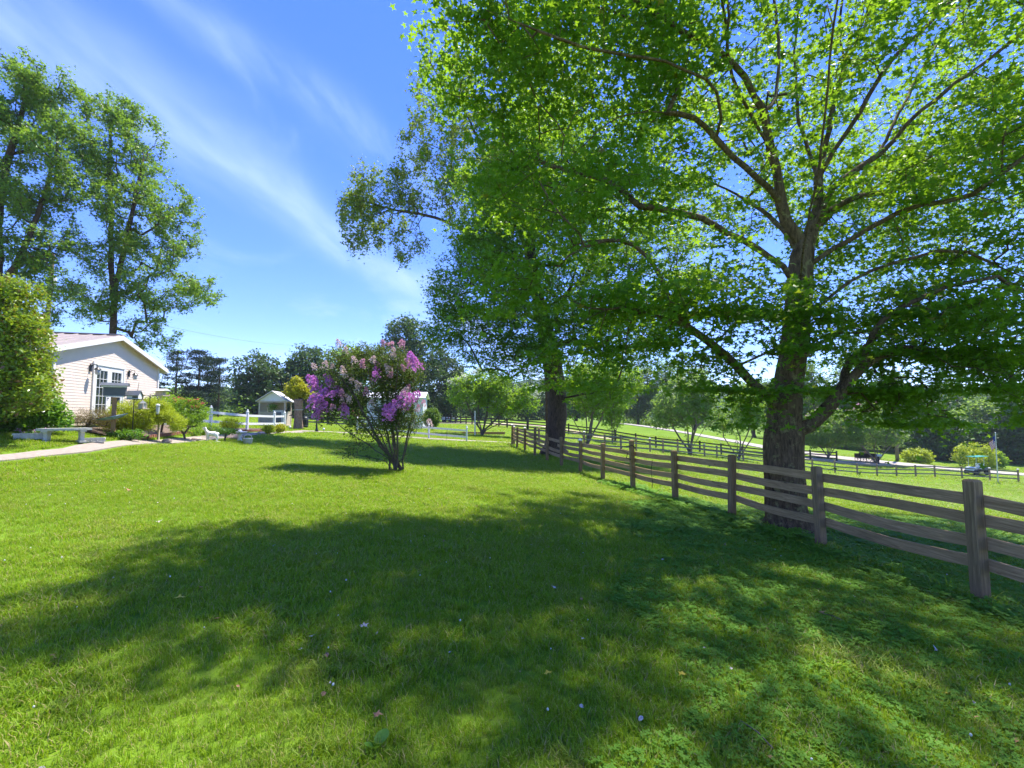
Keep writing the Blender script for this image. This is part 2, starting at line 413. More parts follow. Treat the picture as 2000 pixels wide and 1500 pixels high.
# far beyond the farm the land rises to wooded ridges
dist = np.hypot(gx - 20, gy - 60)
V = np.stack([gx.ravel(), gy.ravel(), gzv.ravel()], 1)
idx = np.arange(n_ * n_).reshape(n_, n_)
Fc = np.stack([idx[:-1, :-1].ravel(), idx[:-1, 1:].ravel(), idx[1:, 1:].ravel(), idx[1:, :-1].ravel()], 1)
mobj('ground', mesh_np('ground', V, Fc, M['ground'], True), kind='structure')['label'] = 'green lawn and pasture sloping gently down to the right'

def strip(name, pts, width, mat, label, h=.03, step=.5, thick=.12, wob=.03, kind='structure'):
    """a path of given width laid on the land; pts are (x, y)"""
    P2 = [Vector((p[0], p[1])) for p in pts]; W = width if hasattr(width, '__len__') else [width] * len(P2)
    res = []
    for i in range(len(P2) - 1):
        n = max(1, int((P2[i + 1] - P2[i]).length / step))
        for k in range(n): res.append((P2[i].lerp(P2[i + 1], k / n), W[i] + (W[i + 1] - W[i]) * k / n))
    res.append((P2[-1], W[-1])); vs = []; fs = []
    for i, (p, w) in enumerate(res):
        a = res[max(i - 1, 0)][0]; b = res[min(i + 1, len(res) - 1)][0]; d = (b - a).normalized(); nrm = Vector((-d.y, d.x))
        for s_ in (-1, -.5, 0, .5, 1):
            q = p + nrm * s_ * (w / 2 + (random.uniform(-wob, wob) if abs(s_) == 1 else 0)); vs.append((q.x, q.y))
    zs = gz([v[0] for v in vs], [v[1] for v in vs]) + h
    top = [(v[0], v[1], z) for v, z in zip(vs, zs)]; n = len(top)
    bot = [(v[0], v[1], z - thick) for v, z in zip(vs, zs)]
    for i in range(len(res) - 1):
        for k in range(4): fs.append((5 * i + k, 5 * i + k + 1, 5 * i + k + 6, 5 * i + k + 5)[::-1])
        fs.append((5 * i, 5 * i + 5, n + 5 * i + 5, n + 5 * i)); fs.append((5 * i + 4, n + 5 * i + 4, n + 5 * i + 9, 5 * i + 9))
    o = MB().add(top + bot, fs).build(name, mat, kind=kind); o['label'] = label
    return o
PATH = [(-12.3, 8.2), (-11.85, 10.5), (-11.75, 12.3), (-12.2, 14.2), (-13.0, 16.6), (-13.75, 19.5), (-14.35, 22), (-15.0, 27), (-15.3, 30), (-14.9, 33), (-12, 34.6), (-8, 35.6), (-3.5, 36.2), (0.4, 36.0), (3, 37)]
strip('garden_path', PATH, [.62] * 8 + [.8, 1.0, 1.0] + [1.5, 1.8, 1.8, 1.8], M['concrete'], 'pale concrete path curving between the lawn and the flower bed', h=.035)
ROADP = [(25, 112), (29, 100), (32, 90), (35, 80), (40, 71), (48, 66), (58, 62.5), (70, 60), (90, 58), (130, 58)]
strip('gravel_road', ROADP, [4, 4, 4, 4.2, 4.8, 5.5, 6.5, 7, 7, 7], M['gravel'], 'pale gravel road running behind the pasture fences', h=.10, step=2, thick=.4, wob=.25)
strip('sandy_track', [(-14, 95), (-4, 92), (6, 80), (9, 70), (11.5, 62), (12.5, 59.5)], 2.6, M['sand'], 'tan sandy track between the dark fences', h=.08, step=2, thick=.3, wob=.3)
strip('dry_ground_strip', [(39, 62.5), (44, 61.5), (50, 60.5)], [1.8, 2.4, 1.2], M['sand'], 'bare tan ground beside the brown wagon', h=.13, step=1, thick=.3, wob=.2)
strip('dirt_track', [(-24, 88), (-10, 84), (2, 74)], 2.2, M['sand'], 'tan dirt track in front of the far brown fence', h=.09, step=2, thick=.3, wob=.3)
# mulch bed between path and white rail fence
bedL = [(-13.2, 15.4), (-14.0, 17.6), (-14.65, 19.6), (-15.25, 22), (-15.85, 27), (-16.1, 30.5)]
bedR = [(-14.7, 15.4), (-15.8, 18), (-16.3, 20.5), (-16.9, 23), (-17.1, 27), (-16.7, 31.2)]
vs = []; fs = []
for i in range(len(bedL)):
    for k in range(5):
        f = k / 4; vs.append((bedL[i][0] * (1 - f) + bedR[i][0] * f, bedL[i][1] * (1 - f) + bedR[i][1] * f))
zz_ = gz([v[0] for v in vs], [v[1] for v in vs]) + .06
for i in range(len(bedL) - 1):
    for k in range(4): fs.append((5 * i + k, 5 * i + k + 5, 5 * i + k + 6, 5 * i + k + 1)[::-1])
o = MB().add([(v[0], v[1], z) for v, z in zip(vs, zz_)], fs).build('mulch_bed', M['mulch'], kind='structure'); o['label'] = 'brown mulch bed of the flower garden'

# far wooded ridges (bumpy canopy surface)
def ridge_mat():
    m, n, l, b = nmat('wooded_ridge'); setp(b, .95, .05)
    v = coords(n, l, 'World'); f = noise(n, l, v, .09, 6, .7)
    l.new(ramp(n, l, f, [(.3, (.02, .045, .025)), (.7, (.05, .09, .04))]), b.inputs['Base Color']); bump(n, l, b, f, 1, 3)
    return m
M['ridge'] = ridge_mat()
def ridge(name, x0, x1, y0, depth, h, seed, label):
    r = np.random.default_rng(seed); nx, ny = 160, 40
    xs = np.linspace(x0, x1, nx); ys = np.linspace(0, 1, ny)
    X, Y = np.meshgrid(xs, ys)
    prof = sum(np.sin(X / w + r.uniform(0, 6)) * a for w, a in ((170, .25), (80, .12), (37, .05)))
    Z = (h * (1 + prof)) * np.sin(np.clip(Y * 1.15, 0, 1) * math.pi / 2) + r.normal(0, 1.6, X.shape) - 12
    V = np.stack([X.ravel(), (y0 + Y * depth).ravel(), Z.ravel()], 1)
    idx = np.arange(nx * ny).reshape(ny, nx)
    Fc = np.stack([idx[:-1, :-1].ravel(), idx[:-1, 1:].ravel(), idx[1:, 1:].ravel(), idx[1:, :-1].ravel()], 1)
    o = mobj(name, mesh_np(name, V, Fc, M['ridge'], True), kind='structure'); o['label'] = label
ridge('wooded_hill', -900, 1300, 620, 320, 62, 3, 'wooded ridge on the horizon beyond the fields')
ridge('wooded_hill', 120, 900, 300, 200, 34, 5, 'nearer wooded hillside beyond the gravel road')

# ================================================================== LEAF AND WOOD ENGINES
def tmpl_maple():
    a = [(-90, .05), (-42, .42), (-12, .24), (22, .56), (50, .26), (90, .62), (130, .26), (158, .56), (192, .24), (222, .42)]
    v = [(r * math.cos(R(t)), r * math.sin(R(t)) + .1, -.35 * abs(r * math.cos(R(t))) ** 1.3) for t, r in a]
    return np.array(v), np.array([list(range(10))])
def tmpl_oval():
    v = [(0, -.5, 0), (.24, -.2, .05), (.24, .18, .05), (0, .5, -.04), (-.24, .18, .05), (-.24, -.2, .05)]
    return np.array(v), np.array([[0, 1, 2, 3], [0, 3, 4, 5]])
def tmpl_quad(w=.38):
    v = [(0, -.5, -.03), (w, .02, .06), (0, .5, -.05), (-w, -.02, .06)]
    return np.array(v), np.array([[0, 1, 2, 3]])
def tmpl_star():
    a = [(-90, .1), (-20, .50), (35, .20), (90, .58), (145, .20), (200, .50)]
    return np.array([(r * math.cos(R(t)), r * math.sin(R(t)), -.2 * abs(r * math.cos(R(t)))) for t, r in a]), np.array([list(range(6))])
def tmpl_needle():
    v = [(-.07, -.5, 0), (.07, -.5, .02), (.05, .5, .02), (-.05, .5, 0)]
    return np.array(v), np.array([[0, 1, 2, 3]])

def leaf_frames(N, tilt=.55, rg=rng, up=(0, 0, 1)):
    nrm = np.array(up)[None] + rg.normal(0, tilt, (N, 3)); nrm /= np.linalg.norm(nrm, axis=1)[:, None]
    a = rg.normal(0, 1, (N, 3)); u = np.cross(nrm, a); u /= np.linalg.norm(u, axis=1)[:, None]
    v = np.cross(nrm, u)
    return u, v, nrm
def leaves_mesh(name, C, size, tm, mat, tilt=.55, var=.3, frames=None):
    tv, tf = tm; N = len(C)
    u, v, w = frames if frames is not None else leaf_frames(N, tilt)
    s = size * (1 + rng.uniform(-var, var, N))[:, None, None]
    V = C[:, None, :] + s * (tv[None, :, 0, None] * u[:, None] + tv[None, :, 1, None] * v[:, None] + tv[None, :, 2, None] * w[:, None])
    k = len(tv); Fc = (tf[None] + (np.arange(N) * k)[:, None, None]).reshape(-1, tf.shape[1])
    return mesh_np(name, V.reshape(-1, 3), Fc, mat)

def vnoise(p, s, seed=0):
    """cheap smooth pseudo-noise in [-1, 1]"""
    q = p / s + seed * 7.13
    return (np.sin(q[:, 0] * 1.7 + 1.3 * np.sin(q[:, 1] * 1.1 + q[:, 2] * .7)) + np.sin(q[:, 1] * 1.9 + 1.7 * np.sin(q[:, 2] * 1.3 + q[:, 0] * .6)) + np.sin(q[:, 2] * 1.6 + 1.5 * np.sin(q[:, 0] * 1.2 + q[:, 1] * .9))) / 3

def ell_points(ells, N, shell=.5, gap=-.35, gs=1.5, seed=1):
    """points spread through a union of ellipsoids (cx,cy,cz,rx,ry,rz[,weight]), more near the surface, with gaps"""
    rg = np.random.default_rng(seed); vol = np.array([(e[6] if len(e) > 6 else 1) * e[3] * e[4] * e[5] for e in ells]); vol = vol ** .85; vol /= vol.sum()
    out = []
    for e, f in zip(ells, vol):
        n = max(3, int(N * f * 1.0)); d = rg.normal(0, 1, (n * 2, 3)); d /= np.linalg.norm(d, axis=1)[:, None]
        r = (shell ** 3 + (1 - shell ** 3) * rg.uniform(0, 1, n * 2)) ** (1 / 3)
        r = np.where(rg.uniform(0, 1, n * 2) < .18, rg.uniform(.2, 1, n * 2), r)
        p = np.array(e[:3]) + d * r[:, None] * np.array(e[3:6])
        p = p[vnoise(p, gs, seed) > gap][:n]; out.append(p)
    return np.concatenate(out)

class Skel:
    def __init__(s): s.p = []; s.par = []; s.fix = {}
    def limb(s, pts, start=None, step=.35, r=None):
        """pts list; attaches to node index start"""
        ids = []; prev = start; cur = Vector(pts[0]) if start is None else Vector(s.p[start])
        if start is None: s.p.append(tuple(cur)); s.par.append(-1); prev = len(s.p) - 1; ids.append(prev)
        seq = pts[1:] if start is None else pts
        ctrl = [cur] + [Vector(q) for q in seq]
        # Catmull-Rom through the points
        for i in range(len(ctrl) - 1):
            p0 = ctrl[max(i - 1, 0)]; p1 = ctrl[i]; p2 = ctrl[i + 1]; p3 = ctrl[min(i + 2, len(ctrl) - 1)]
            n = max(1, int((p2 - p1).length / step))
            for k in range(1, n + 1):
                u = k / n
                q = .5 * ((2 * p1) + (p2 - p0) * u + (2 * p0 - 5 * p1 + 4 * p2 - p3) * u * u + (3 * p1 - p0 - 3 * p2 + p3) * u ** 3)
                if k < n: q += Vector(rng.normal(0, step * .05, 3))
                s.p.append(tuple(q)); s.par.append(prev); prev = len(s.p) - 1; ids.append(prev)
        return ids
    def nearest(s, q):
        a = np.array(s.p); return int(np.argmin(((a - np.array(q)) ** 2).sum(1)))
    def grow(s, targets, step=.4, droop=0.0, root=None, bias=.35):
        root = np.array(s.p[0] if root is None else root)
        # nearer-to-trunk targets first
        base = np.array(s.p)
        d0 = np.array([np.min(((base - t) ** 2).sum(1)) for t in targets])
        cap = len(s.p) + 40 * len(targets); A = np.empty((cap, 3)); A[:len(s.p)] = base; D = np.empty(cap)
        # path length from root penalises long ways round
        for i in range(len(s.p)):
            D[i] = 0 if s.par[i] < 0 else D[s.par[i]] + np.linalg.norm(A[i] - A[s.par[i]])
        n = len(s.p)
        for ti in np.argsort(d0):
            t = targets[ti]
            dd = np.sqrt(((A[:n] - t) ** 2).sum(1)); j = int(np.argmin(dd + bias * D[:n] * .35))
            a = A[j].copy(); L = dd[j]; k = max(1, int(L / step)); prev = j
            # leave the parent roughly along its own direction, then bend towards the target
            pj = s.par[j]; dirp = (a - A[pj]) if pj >= 0 else np.array([0, 0, 1.0]); dirp = dirp / (np.linalg.norm(dirp) + 1e-9)
            c1 = a + dirp * L * .28; c2 = t - np.array([0, 0, droop * L * .3]) * -1
            for m in range(1, k + 1):
                u = m / k
                q = (1 - u) ** 2 * a + 2 * u * (1 - u) * (c1 * .5 + (a + t) * .25 + np.array([0, 0, droop * L * .15])) + u * u * t
                if m < k: q = q + rng.normal(0, step * .07, 3)
                A[n] = q; D[n] = D[prev] + L / k; s.p.append(tuple(q)); s.par.append(prev); prev = n; n += 1
        return s
    def radii(s, r_tip, r_base, exp=2.3):
        n = len(s.p); w = np.zeros(n); ch = np.zeros(n, int)
        for i in range(n):
            if s.par[i] >= 0: ch[s.par[i]] += 1
        for i in range(n - 1, -1, -1):
            if ch[i] == 0: w[i] = 1
            if s.par[i] >= 0: w[s.par[i]] += w[i]
        e = math.log(r_base / r_tip) / math.log(max(w[0], 2))
        return r_tip * w ** e
    def wood(s, name, rad, mat, minr=0, sides=(3, 5, 8, 14), flare=None, rough=.05, select=None):
        n = len(s.p); kids = [[] for _ in range(n)]
        for i in range(n):
            if s.par[i] >= 0: kids[s.par[i]].append(i)
        VV = []; FF = []; off = 0; stack = [(0, None)]
        p = np.array(s.p)
        while stack:
            i, pr = stack.pop(); chain = ([pr] if pr is not None else []) + [i]
            while kids[i]:
                ks = sorted(kids[i], key=lambda k: -rad[k])
                for k in ks[1:]: stack.append((k, i))
                i = ks[0]; chain.append(i)
            if rad[chain[-1]] < 0 or len(chain) < 2: continue
            rr = rad[chain].copy()
            if pr is not None: rr[0] = min(rr[0], rr[1] * 1.25)
            if rr[1:].max() < minr: continue
            keep = rr >= minr; keep[:2] = True; chain = [c for c, k in zip(chain, keep) if k]; rr = rr[keep]
            m = rr.max(); ns = sides[0] if m < .02 else sides[1] if m < .06 else sides[2] if m < .2 else sides[3]
            pts = p[chain]; T = np.gradient(pts, axis=0); T /= np.linalg.norm(T, axis=1)[:, None] + 1e-9
            u = np.cross(T[0], [0.31, .95, .1]); u /= np.linalg.norm(u)
            ang = np.arange(ns) * 2 * math.pi / ns
            for q in range(len(pts)):
                u = u - T[q] * u.dot(T[q]); u /= np.linalg.norm(u) + 1e-9; w = np.cross(T[q], u)
                r = np.full(ns, rr[q])
                if ns >= 8:
                    r = r * (1 + rough * np.sin(ang * 3 + q * .25) + rough * .6 * np.sin(ang * 7 + q * .1) + rng.normal(0, rough * .45, ns))
                if flare and pts[q][2] < s.p[0][2] + flare[0]:
                    h = 1 - (pts[q][2] - s.p[0][2]) / flare[0]; r = r * (1 + flare[1] * h ** 2.2 * (1 + .55 * np.sin(ang * 5 + 1)))
                VV.append(pts[q] + (np.cos(ang)[:, None] * u + np.sin(ang)[:, None] * w) * r[:, None])
            for q in range(len(pts) - 1):
                a = off + q * ns + np.arange(ns); b = off + q * ns + (np.arange(ns) + 1) % ns
                FF.append(np.stack([a, b, b + ns, a + ns], 1))
            off += ns * len(pts)
        return mesh_np(name, np.concatenate(VV), np.concatenate(FF), mat, True)

def cluster(T, n, r, flat=.55, rg=rng):
    d = rg.normal(0, 1, (len(T) * n, 3)) * .55; d[:, 2] *= flat
    return np.repeat(T, n, 0) + d * r

def make_tree(name, label, cat, base, ells, nt, per, size, tm, lmat, bmat, r_base, stems=None, group=None, cl=.45, r_tip=.008, step=.5,
              minr=.0, tilt=.6, gap=-.3, gs=1.6, seed=1, shell=.5, trunk_to=.55, flat=.6, flare=(.8, .5), extra=None, fine=True):
    """ells in metres relative to the base"""
    t = thing(name, label, cat, base, group=group)
    T = ell_points(ells, nt, shell, gap, gs, seed)
    sk = Skel()
    if stems is None:
        top = max(e[2] + e[5] * trunk_to for e in ells); cx = sum(e[0] for e in ells) / len(ells) * .5
        sk.limb([(0, 0, -.15), (0.05, 0, top * .3), (cx * .5, .05, top * .65), (cx, 0, top)], step=step)
    else:
        sk.limb([(0, 0, -.15), (0, 0, .12)], step=step)
        for st in stems: sk.limb(st, start=len(sk.p) - 1 if False else 1, step=step)
    sk.grow(T, step)
    rad = sk.radii(r_tip, r_base)
    mobj('trunk', sk.wood(name + '_trunk', rad, bmat, minr, flare=flare), t)
    C = cluster(T, per, cl, flat)
    if fine:
        tips = np.array(sk.p)[rad < r_tip * 2.2]; k = rng.integers(0, len(tips), len(C) // 4); C = np.concatenate([C, tips[k] + rng.normal(0, cl * .3, (len(k), 3))])
    o = mobj('crown', leaves_mesh(name + '_crown', C, size, tm, lmat, tilt), t, kind='stuff')
    return t, T, sk, rad

# ================================================================== HOUSE
A = Vector((-15.0, 14.8, 1.33)); wall_ang = math.atan2(.966, -.258)
house = thing('white_house', 'white vinyl sided gable house with french doors beyond the shrubs', 'house', A, wall_ang)
WL, EAVE, SL = 6.89, 2.60, .2525; MIDX = WL / 2; HD = 12.0
MB().prism([(0, 0, .0), (WL, 0, .0), (WL, 0, EAVE), (MIDX, 0, EAVE + MIDX * SL), (0, 0, EAVE)], (0, HD, 0)).build('wall', M['siding'], house)
MB().box((WL / 2, HD / 2, -.33), (WL - .06, HD - .06, .93)).build('foundation', M['darkgrey'], house)
row = .1016; z = .14; D0, D1, DT = 2.02, 4.08, 2.30
def xlim(z):
    if z <= EAVE: return 0.0, WL
    return (z - EAVE) / SL, WL - (z - EAVE) / SL
while z < EAVE + MIDX * SL - .06:
    z1 = z + row; a0, b0 = xlim(z); a1, b1 = xlim(z1)
    if b1 < a1: a1 = b1 = MIDX
    segs = [((a0, a1), (b0, b1))]
    if z1 < DT + .02: segs = [((a0, a1), (D0, D0)), ((D1, D1), (b0, b1))]
    for (l0, l1), (r0, r1) in segs:
        vs = [(l0, -.006, z), (r0, -.006, z), (r0, -.021, z), (l0, -.021, z), (l1, -.006, z1), (r1, -.006, z1), (r1, -.014, z1), (l1, -.014, z1)]
        MB().add(vs, [(0, 3, 2, 1), (4, 5, 6, 7), (2, 3, 7, 6), (0, 1, 5, 4), (1, 2, 6, 5), (0, 4, 7, 3)]).build('siding_plank', M['siding'], house)
    z = z1
for x in (-.02, WL + .02): MB().box((x, -.01, 1.37), (.1, .1, 2.46)).build('corner_board', M['trim'], house)
# roof
OH, RO = .5, .22; TH = .07
for s_, nm in ((-1, 'roof'), (1, 'roof')):
    xe = -OH if s_ < 0 else WL + OH; ze = EAVE - OH * SL
    rf = MB().prism([(xe, -RO, ze + .02), (MIDX, -RO, EAVE + MIDX * SL + .02), (MIDX, -RO, EAVE + MIDX * SL + .02 + TH), (xe, -RO, ze + .02 + TH)], (0, HD + 2 * RO, 0)).build('roof', M['roof'], house)
    for k in range(27):
        y = -RO + .04 + k * .46
        v0 = Vector((xe, y, ze + .02 + TH + .012)); v1 = Vector((MIDX, y, EAVE + MIDX * SL + .02 + TH + .012))
        MB().prism([v0 + Vector((0, -.03, -.01)), v0 + Vector((0, .03, -.01)), v0 + Vector((0, .012, .022)), v0 + Vector((0, -.012, .022))], v1 - v0).build('roof_rib', M['roof'], rf)
    # rake board and its soffit
    MB().prism([(xe, -RO - .022, ze - .10), (MIDX, -RO - .022, EAVE + MIDX * SL - .10), (MIDX, -RO - .022, EAVE + MIDX * SL + .085), (xe, -RO - .022, ze + .085)], (0, .02, 0)).build('rake_board', M['trim'], house)
    MB().prism([(xe, -RO, ze - .04), (MIDX, -RO, EAVE + MIDX * SL - .04), (MIDX, -RO, EAVE + MIDX * SL - .02), (xe, -RO, ze - .02)], (0, RO - .004, 0)).build('soffit', M['cream'], house)
    MB().box((xe + s_ * .014, HD / 2, ze - .02), (.02, HD + 2 * RO, .2)).build('fascia', M['trim'], house)
MB().box((MIDX, HD / 2, EAVE + MIDX * SL + .11), (.30, HD + 2 * RO, .035)).build('ridge_cap', M['roof'], house)
# french doors
dw = (D1 - D0 - .16) / 2
for (x, w, zc, h) in ((D0 + .045, .09, 1.2, 2.12), (D1 - .045, .09, 1.2, 2.12)): MB().box((x, -.025, zc), (w, .075, h)).build('door_trim', M['trim'], house)
MB().box(((D0 + D1) / 2, -.027, 2.30), (D1 - D0 + .04, .085, .12)).build('door_trim', M['trim'], house)
MB().box(((D0 + D1) / 2, -.04, .16), (D1 - D0, .12, .05)).build('threshold', M['alu'], house)
for k in (0, 1):
    xa = D0 + .09 + k * (dw - .005); cx = xa + dw / 2
    b = MB(); zb, zt = .20, 2.235
    st = .15; gx0, gx1, dz0, dz1 = xa + st, xa + dw - st, .44, 2.06
    b.box((xa + st / 2, -.02, (zb + zt) / 2), (st - .004, .045, zt - zb)); b.box((xa + dw - st / 2, -.02, (zb + zt) / 2), (st - .004, .045, zt - zb))
    b.box((cx, -.021, (zb + dz0) / 2), (dw - 2 * st, .045, dz0 - zb)); b.box((cx, -.021, (dz1 + zt) / 2), (dw - 2 * st, .045, zt - dz1))
    d = b.build('door', M['white'], house)
    for i in range(1, 3): MB().box((gx0 + (gx1 - gx0) * i / 3, -.022, (dz0 + dz1) / 2), (.018, .02, dz1 - dz0)).build('muntin', M['white'], d)
    for j in range(1, 5): MB().box((cx, -.024, dz0 + (dz1 - dz0) * j / 5), (gx1 - gx0, .02, .018)).build('muntin', M['white'], d)
    for i in range(3):
        for j in range(5):
            w = (gx1 - gx0) / 3; h = (dz1 - dz0) / 5
            MB().box((gx0 + w * (i + .5), -.010, dz0 + h * (j + .5)), (w - .02, .006, h - .02)).build('pane', M['glass'], d)
    if k == 0:
        for zz2 in (1.02, 1.16): MB().lathe([(.001, 0), (.026, .004), (.026, .03), (.001, .034)], n=10).build('handle', M['black'], d, (xa + dw - .07, -.045, zz2)).rotation_euler = (R(90), 0, 0)
# wall lanterns
def lantern(s, label):
    p = A + Matrix.Rotation(wall_ang, 3, 'Z') @ Vector((s, -.036, 1.98))
    t = thing('wall_lantern', label, 'lantern', p, wall_ang, 'wall lanterns beside the french doors')
    MB().box((0, -.012, .12), (.13, .024, .26), bev=.01).build('back_plate', M['black'], t)
    MB().tube([(0, -.02, .16), (0, -.12, .26), (0, -.2, .24), (0, -.22, .16)], .011, 6).build('arm', M['black'], t)
    MB().tube([(-.06, -.02, .2), (-.1, -.06, .27), (-.05, -.1, .3)], .008, 5).build('scroll', M['black'], t)
    MB().lathe([(.02, .16), (.06, .12), (.11, .06), (.105, .05)], (0, -.22, 0), 12).build('hood', M['black'], t)
    MB().lathe([(.07, .05), (.085, -.04), (.06, -.12), (.02, -.13)], (0, -.22, 0), 10).build('glass_shade', M['insul'], t)
lantern(1.86, 'black wall lantern left of the french doors')
lantern(4.40, 'black wall lantern right of the french doors')

# ================================================================== BOARD FENCES
def board_mesh(L, w, th, sag, tw, seed, mat, z0, z1, dy=0):
    n = 7; vs = []; fs = []; rr = random.Random(seed)
    for i in range(n):
        u = i / (n - 1); x = u * L; s = sag * math.sin(math.pi * u) + rr.uniform(-.004, .004); a = tw * math.sin(math.pi * u)
        zc = z0 + (z1 - z0) * u + s; ww = w * (1 + rr.uniform(-.03, .03))
        for (yy, zz3) in ((-th / 2, -ww / 2), (th / 2, -ww / 2), (th / 2, ww / 2), (-th / 2, ww / 2)):
            vs.append((x, yy + a * (zz3 / w) + dy, zc + zz3))
    for i in range(n - 1):
        for k in range(4): fs.append((4 * i + k, 4 * i + (k + 1) % 4, 4 * i + 4 + (k + 1) % 4, 4 * i + 4 + k)[::-1])
    fs.append((0, 1, 2, 3)); fs.append((4 * n - 1, 4 * n - 2, 4 * n - 3, 4 * n - 4))
    return MB().add(vs, fs).mesh('board', mat)
_pm = {}
def post_mesh(w, mat):
    k = (w, mat.name)
    if k not in _pm:
        b = MB(); h = .985
        b.box((0, 0, h / 2), (w, w, h), bev=w * .07)
        b.add([(-w / 2, -w / 2, h), (w / 2, -w / 2, h), (w / 2, w / 2, h), (-w / 2, w / 2, h), (-w * .33, -w * .33, 1.0), (w * .33, -w * .33, 1.0), (w * .33, w * .33, 1.0), (-w * .33, w * .33, 1.0)],
              [(0, 1, 5, 4), (1, 2, 6, 5), (2, 3, 7, 6), (3, 0, 4, 7), (4, 5, 6, 7)])
        _pm[k] = b
    return _pm[k]
def fence(label, pts, levels, bw=.14, pw=.13, height=1.4, side=1, mb='board', mp_='post', tall={}, caps=(), sink=.12, th=.03, sagv=.03, lean=.018, cat='fence', group=None, seed=3, rnd=.02, skip=()):
    rr = random.Random(seed)
    zs = [gz1(p[0], p[1]) for p in pts]
    t = thing('board_fence', label, cat, (pts[0][0], pts[0][1], zs[0]), group=group)
    o0 = Vector((pts[0][0], pts[0][1], zs[0]))
    for i, p in enumerate(pts):
        a = pts[max(i - 1, 0)]; b = pts[min(i + 1, len(pts) - 1)]; ang = math.atan2(b[1] - a[1], b[0] - a[0])
        h = tall.get(i, height * (1 + rr.uniform(-rnd, rnd)))
        pm = post_mesh(pw, M[mp_]); B = MB()
        # local X runs up the post so that the wood grain follows it
        H = h + sink
        B.add([(v[2] * H - sink, v[1], -v[0]) for v in pm.v], pm.f)
        o = B.build('post', M[mp_], t, Vector((p[0], p[1], zs[i])) - o0)
        o.rotation_euler = (Matrix.Rotation(ang, 4, 'Z') @ Matrix.Rotation(rr.uniform(-lean, lean), 4, 'X') @ Matrix.Rotation(-math.pi / 2 + rr.uniform(-lean, lean), 4, 'Y')).to_euler()
        if i in caps:
            MB().add([(-.08, -.08, 0), (.08, -.08, 0), (.08, .08, 0), (-.08, .08, 0), (-.085, -.085, .04), (.085, -.085, .04), (.085, .085, .04), (-.085, .085, .04), (0, 0, .10)],
                     [(3, 2, 1, 0), (0, 1, 5, 4), (1, 2, 6, 5), (2, 3, 7, 6), (3, 0, 4, 7), (4, 5, 8), (5, 6, 8), (6, 7, 8), (7, 4, 8)]).build('post_cap', M['statue'], t, Vector((p[0], p[1], zs[i] + h - .02)) - o0)
    for i in range(len(pts) - 1):
        a = Vector((pts[i][0], pts[i][1])); b = Vector((pts[i + 1][0], pts[i + 1][1])); d = (b - a); L = d.length; d.normalize(); nrm = Vector((d.y, -d.x)) * side
        ang = math.atan2(d.y, d.x)
        for k, lv in enumerate(levels):
            if (i, k) in skip: continue
            me = board_mesh(L - .012, bw, th, rr.uniform(-sagv, sagv * .3), rr.uniform(-.02, .02), rr.random(), M[mb], rr.uniform(-.012, .012), zs[i + 1] - zs[i] + rr.uniform(-.012, .012))
            q = a + nrm * (pw / 2 + th / 2 + .004) + d * .006
            o = mobj('board', me, t, Vector((q.x, q.y, zs[i] + lv)) - o0); o.rotation_euler = (0, 0, ang)
    return t, o0
FP = [(5.62, 2.96)] + [(c[0], c[1]) for c in CTRL[:13]]
near_fence, nf0 = fence('weathered grey four-board fence running from the right foreground past the maple into the lawn', FP, (.465, .705, .955, 1.175), height=1.40,
      tall={5: 1.62, 10: 1.62}, caps=(7, 11, 13), seed=5, sink=.2, skip=((8, 2),), sagv=.05, lean=.024)
# loose broken board hanging between two posts, rope coiled on the tall post, thin wire in the span
bb = mobj('board', board_mesh(1.5, .13, .03, .02, .02, 9, M['board'], 0, .22), near_fence, Vector((2.55, 20.9, gz1(2.5, 20.9) + .75)) - nf0); bb.rotation_euler = (0, 0, math.atan2(-2.3, .5) + math.pi)
bb['label'] = 'broken weathered board hanging at a slant'
p5 = Vector((FP[5][0], FP[5][1], gz1(*FP[5])))
MB().tube([Vector((.10 * math.cos(a), .10 * math.sin(a) - .02, 1.34 + .012 * k)) + p5 - nf0 for k in range(10) for a in [k * 1.9]] + [p5 - nf0 + Vector((-.35, -.1, 1.40)), p5 - nf0 + Vector((-.42, -.15, 1.30)), p5 - nf0 + Vector((-.2, -.2, 1.22)), p5 - nf0 + Vector((-.22, -.1, 1.05)), p5 - nf0 + Vector((-.08, -.1, 1.0))], .014, 5).build('rope', M['rubber'], near_fence)
wq = Vector((4.12, 13.5, gz1(4.12, 13.5)))
MB().tube([wq - nf0 + Vector((.02 * math.sin(k), .06, .25 + k * .1)) for k in range(9)], .008, 4).build('wire_strand', M['rubber'], near_fence)

def resample(pts, step):
    P2 = [Vector(p) for p in pts]; out = [P2[0]]; acc = 0
    for i in range(len(P2) - 1):
        L = (P2[i + 1] - P2[i]).length; n = max(1, round(L / step))
        for k in range(1, n + 1): out.append(P2[i].lerp(P2[i + 1], k / n))
    return [(p.x, p.y) for p in out]
cross = resample([(0.15, 33.2), (7.7, 38), (14.5, 44), (21.9, 49), (25.2, 50), (38.3, 51), (47.8, 52), (55, 50)], 2.5)
fence('pale grey three-rail fence crossing the lower pasture to the flagpole', cross, (.35, .75, 1.15), bw=.12, pw=.13, height=1.32, mb='lightboard', mp_='board', seed=8, caps=(0, 3, 7, 11, 15, 24, len(cross) - 1), rnd=.03)
darkf = resample([(13, 57.3), (18, 57.3), (23.6, 57.6), (32, 58.3), (40, 61.5), (43.5, 61.5)], 2.7)
fence('dark brown three-board fence across the meadow in front of the gravel road', darkf, (.45, .83, 1.22), bw=.15, pw=.16, height=1.42, mb='dkboard', mp_='dkboard', seed=9, rnd=.03, lean=.03)
darkg = resample([(2.2, 62), (7.5, 60.5), (12.9, 57.4)], 2.6)
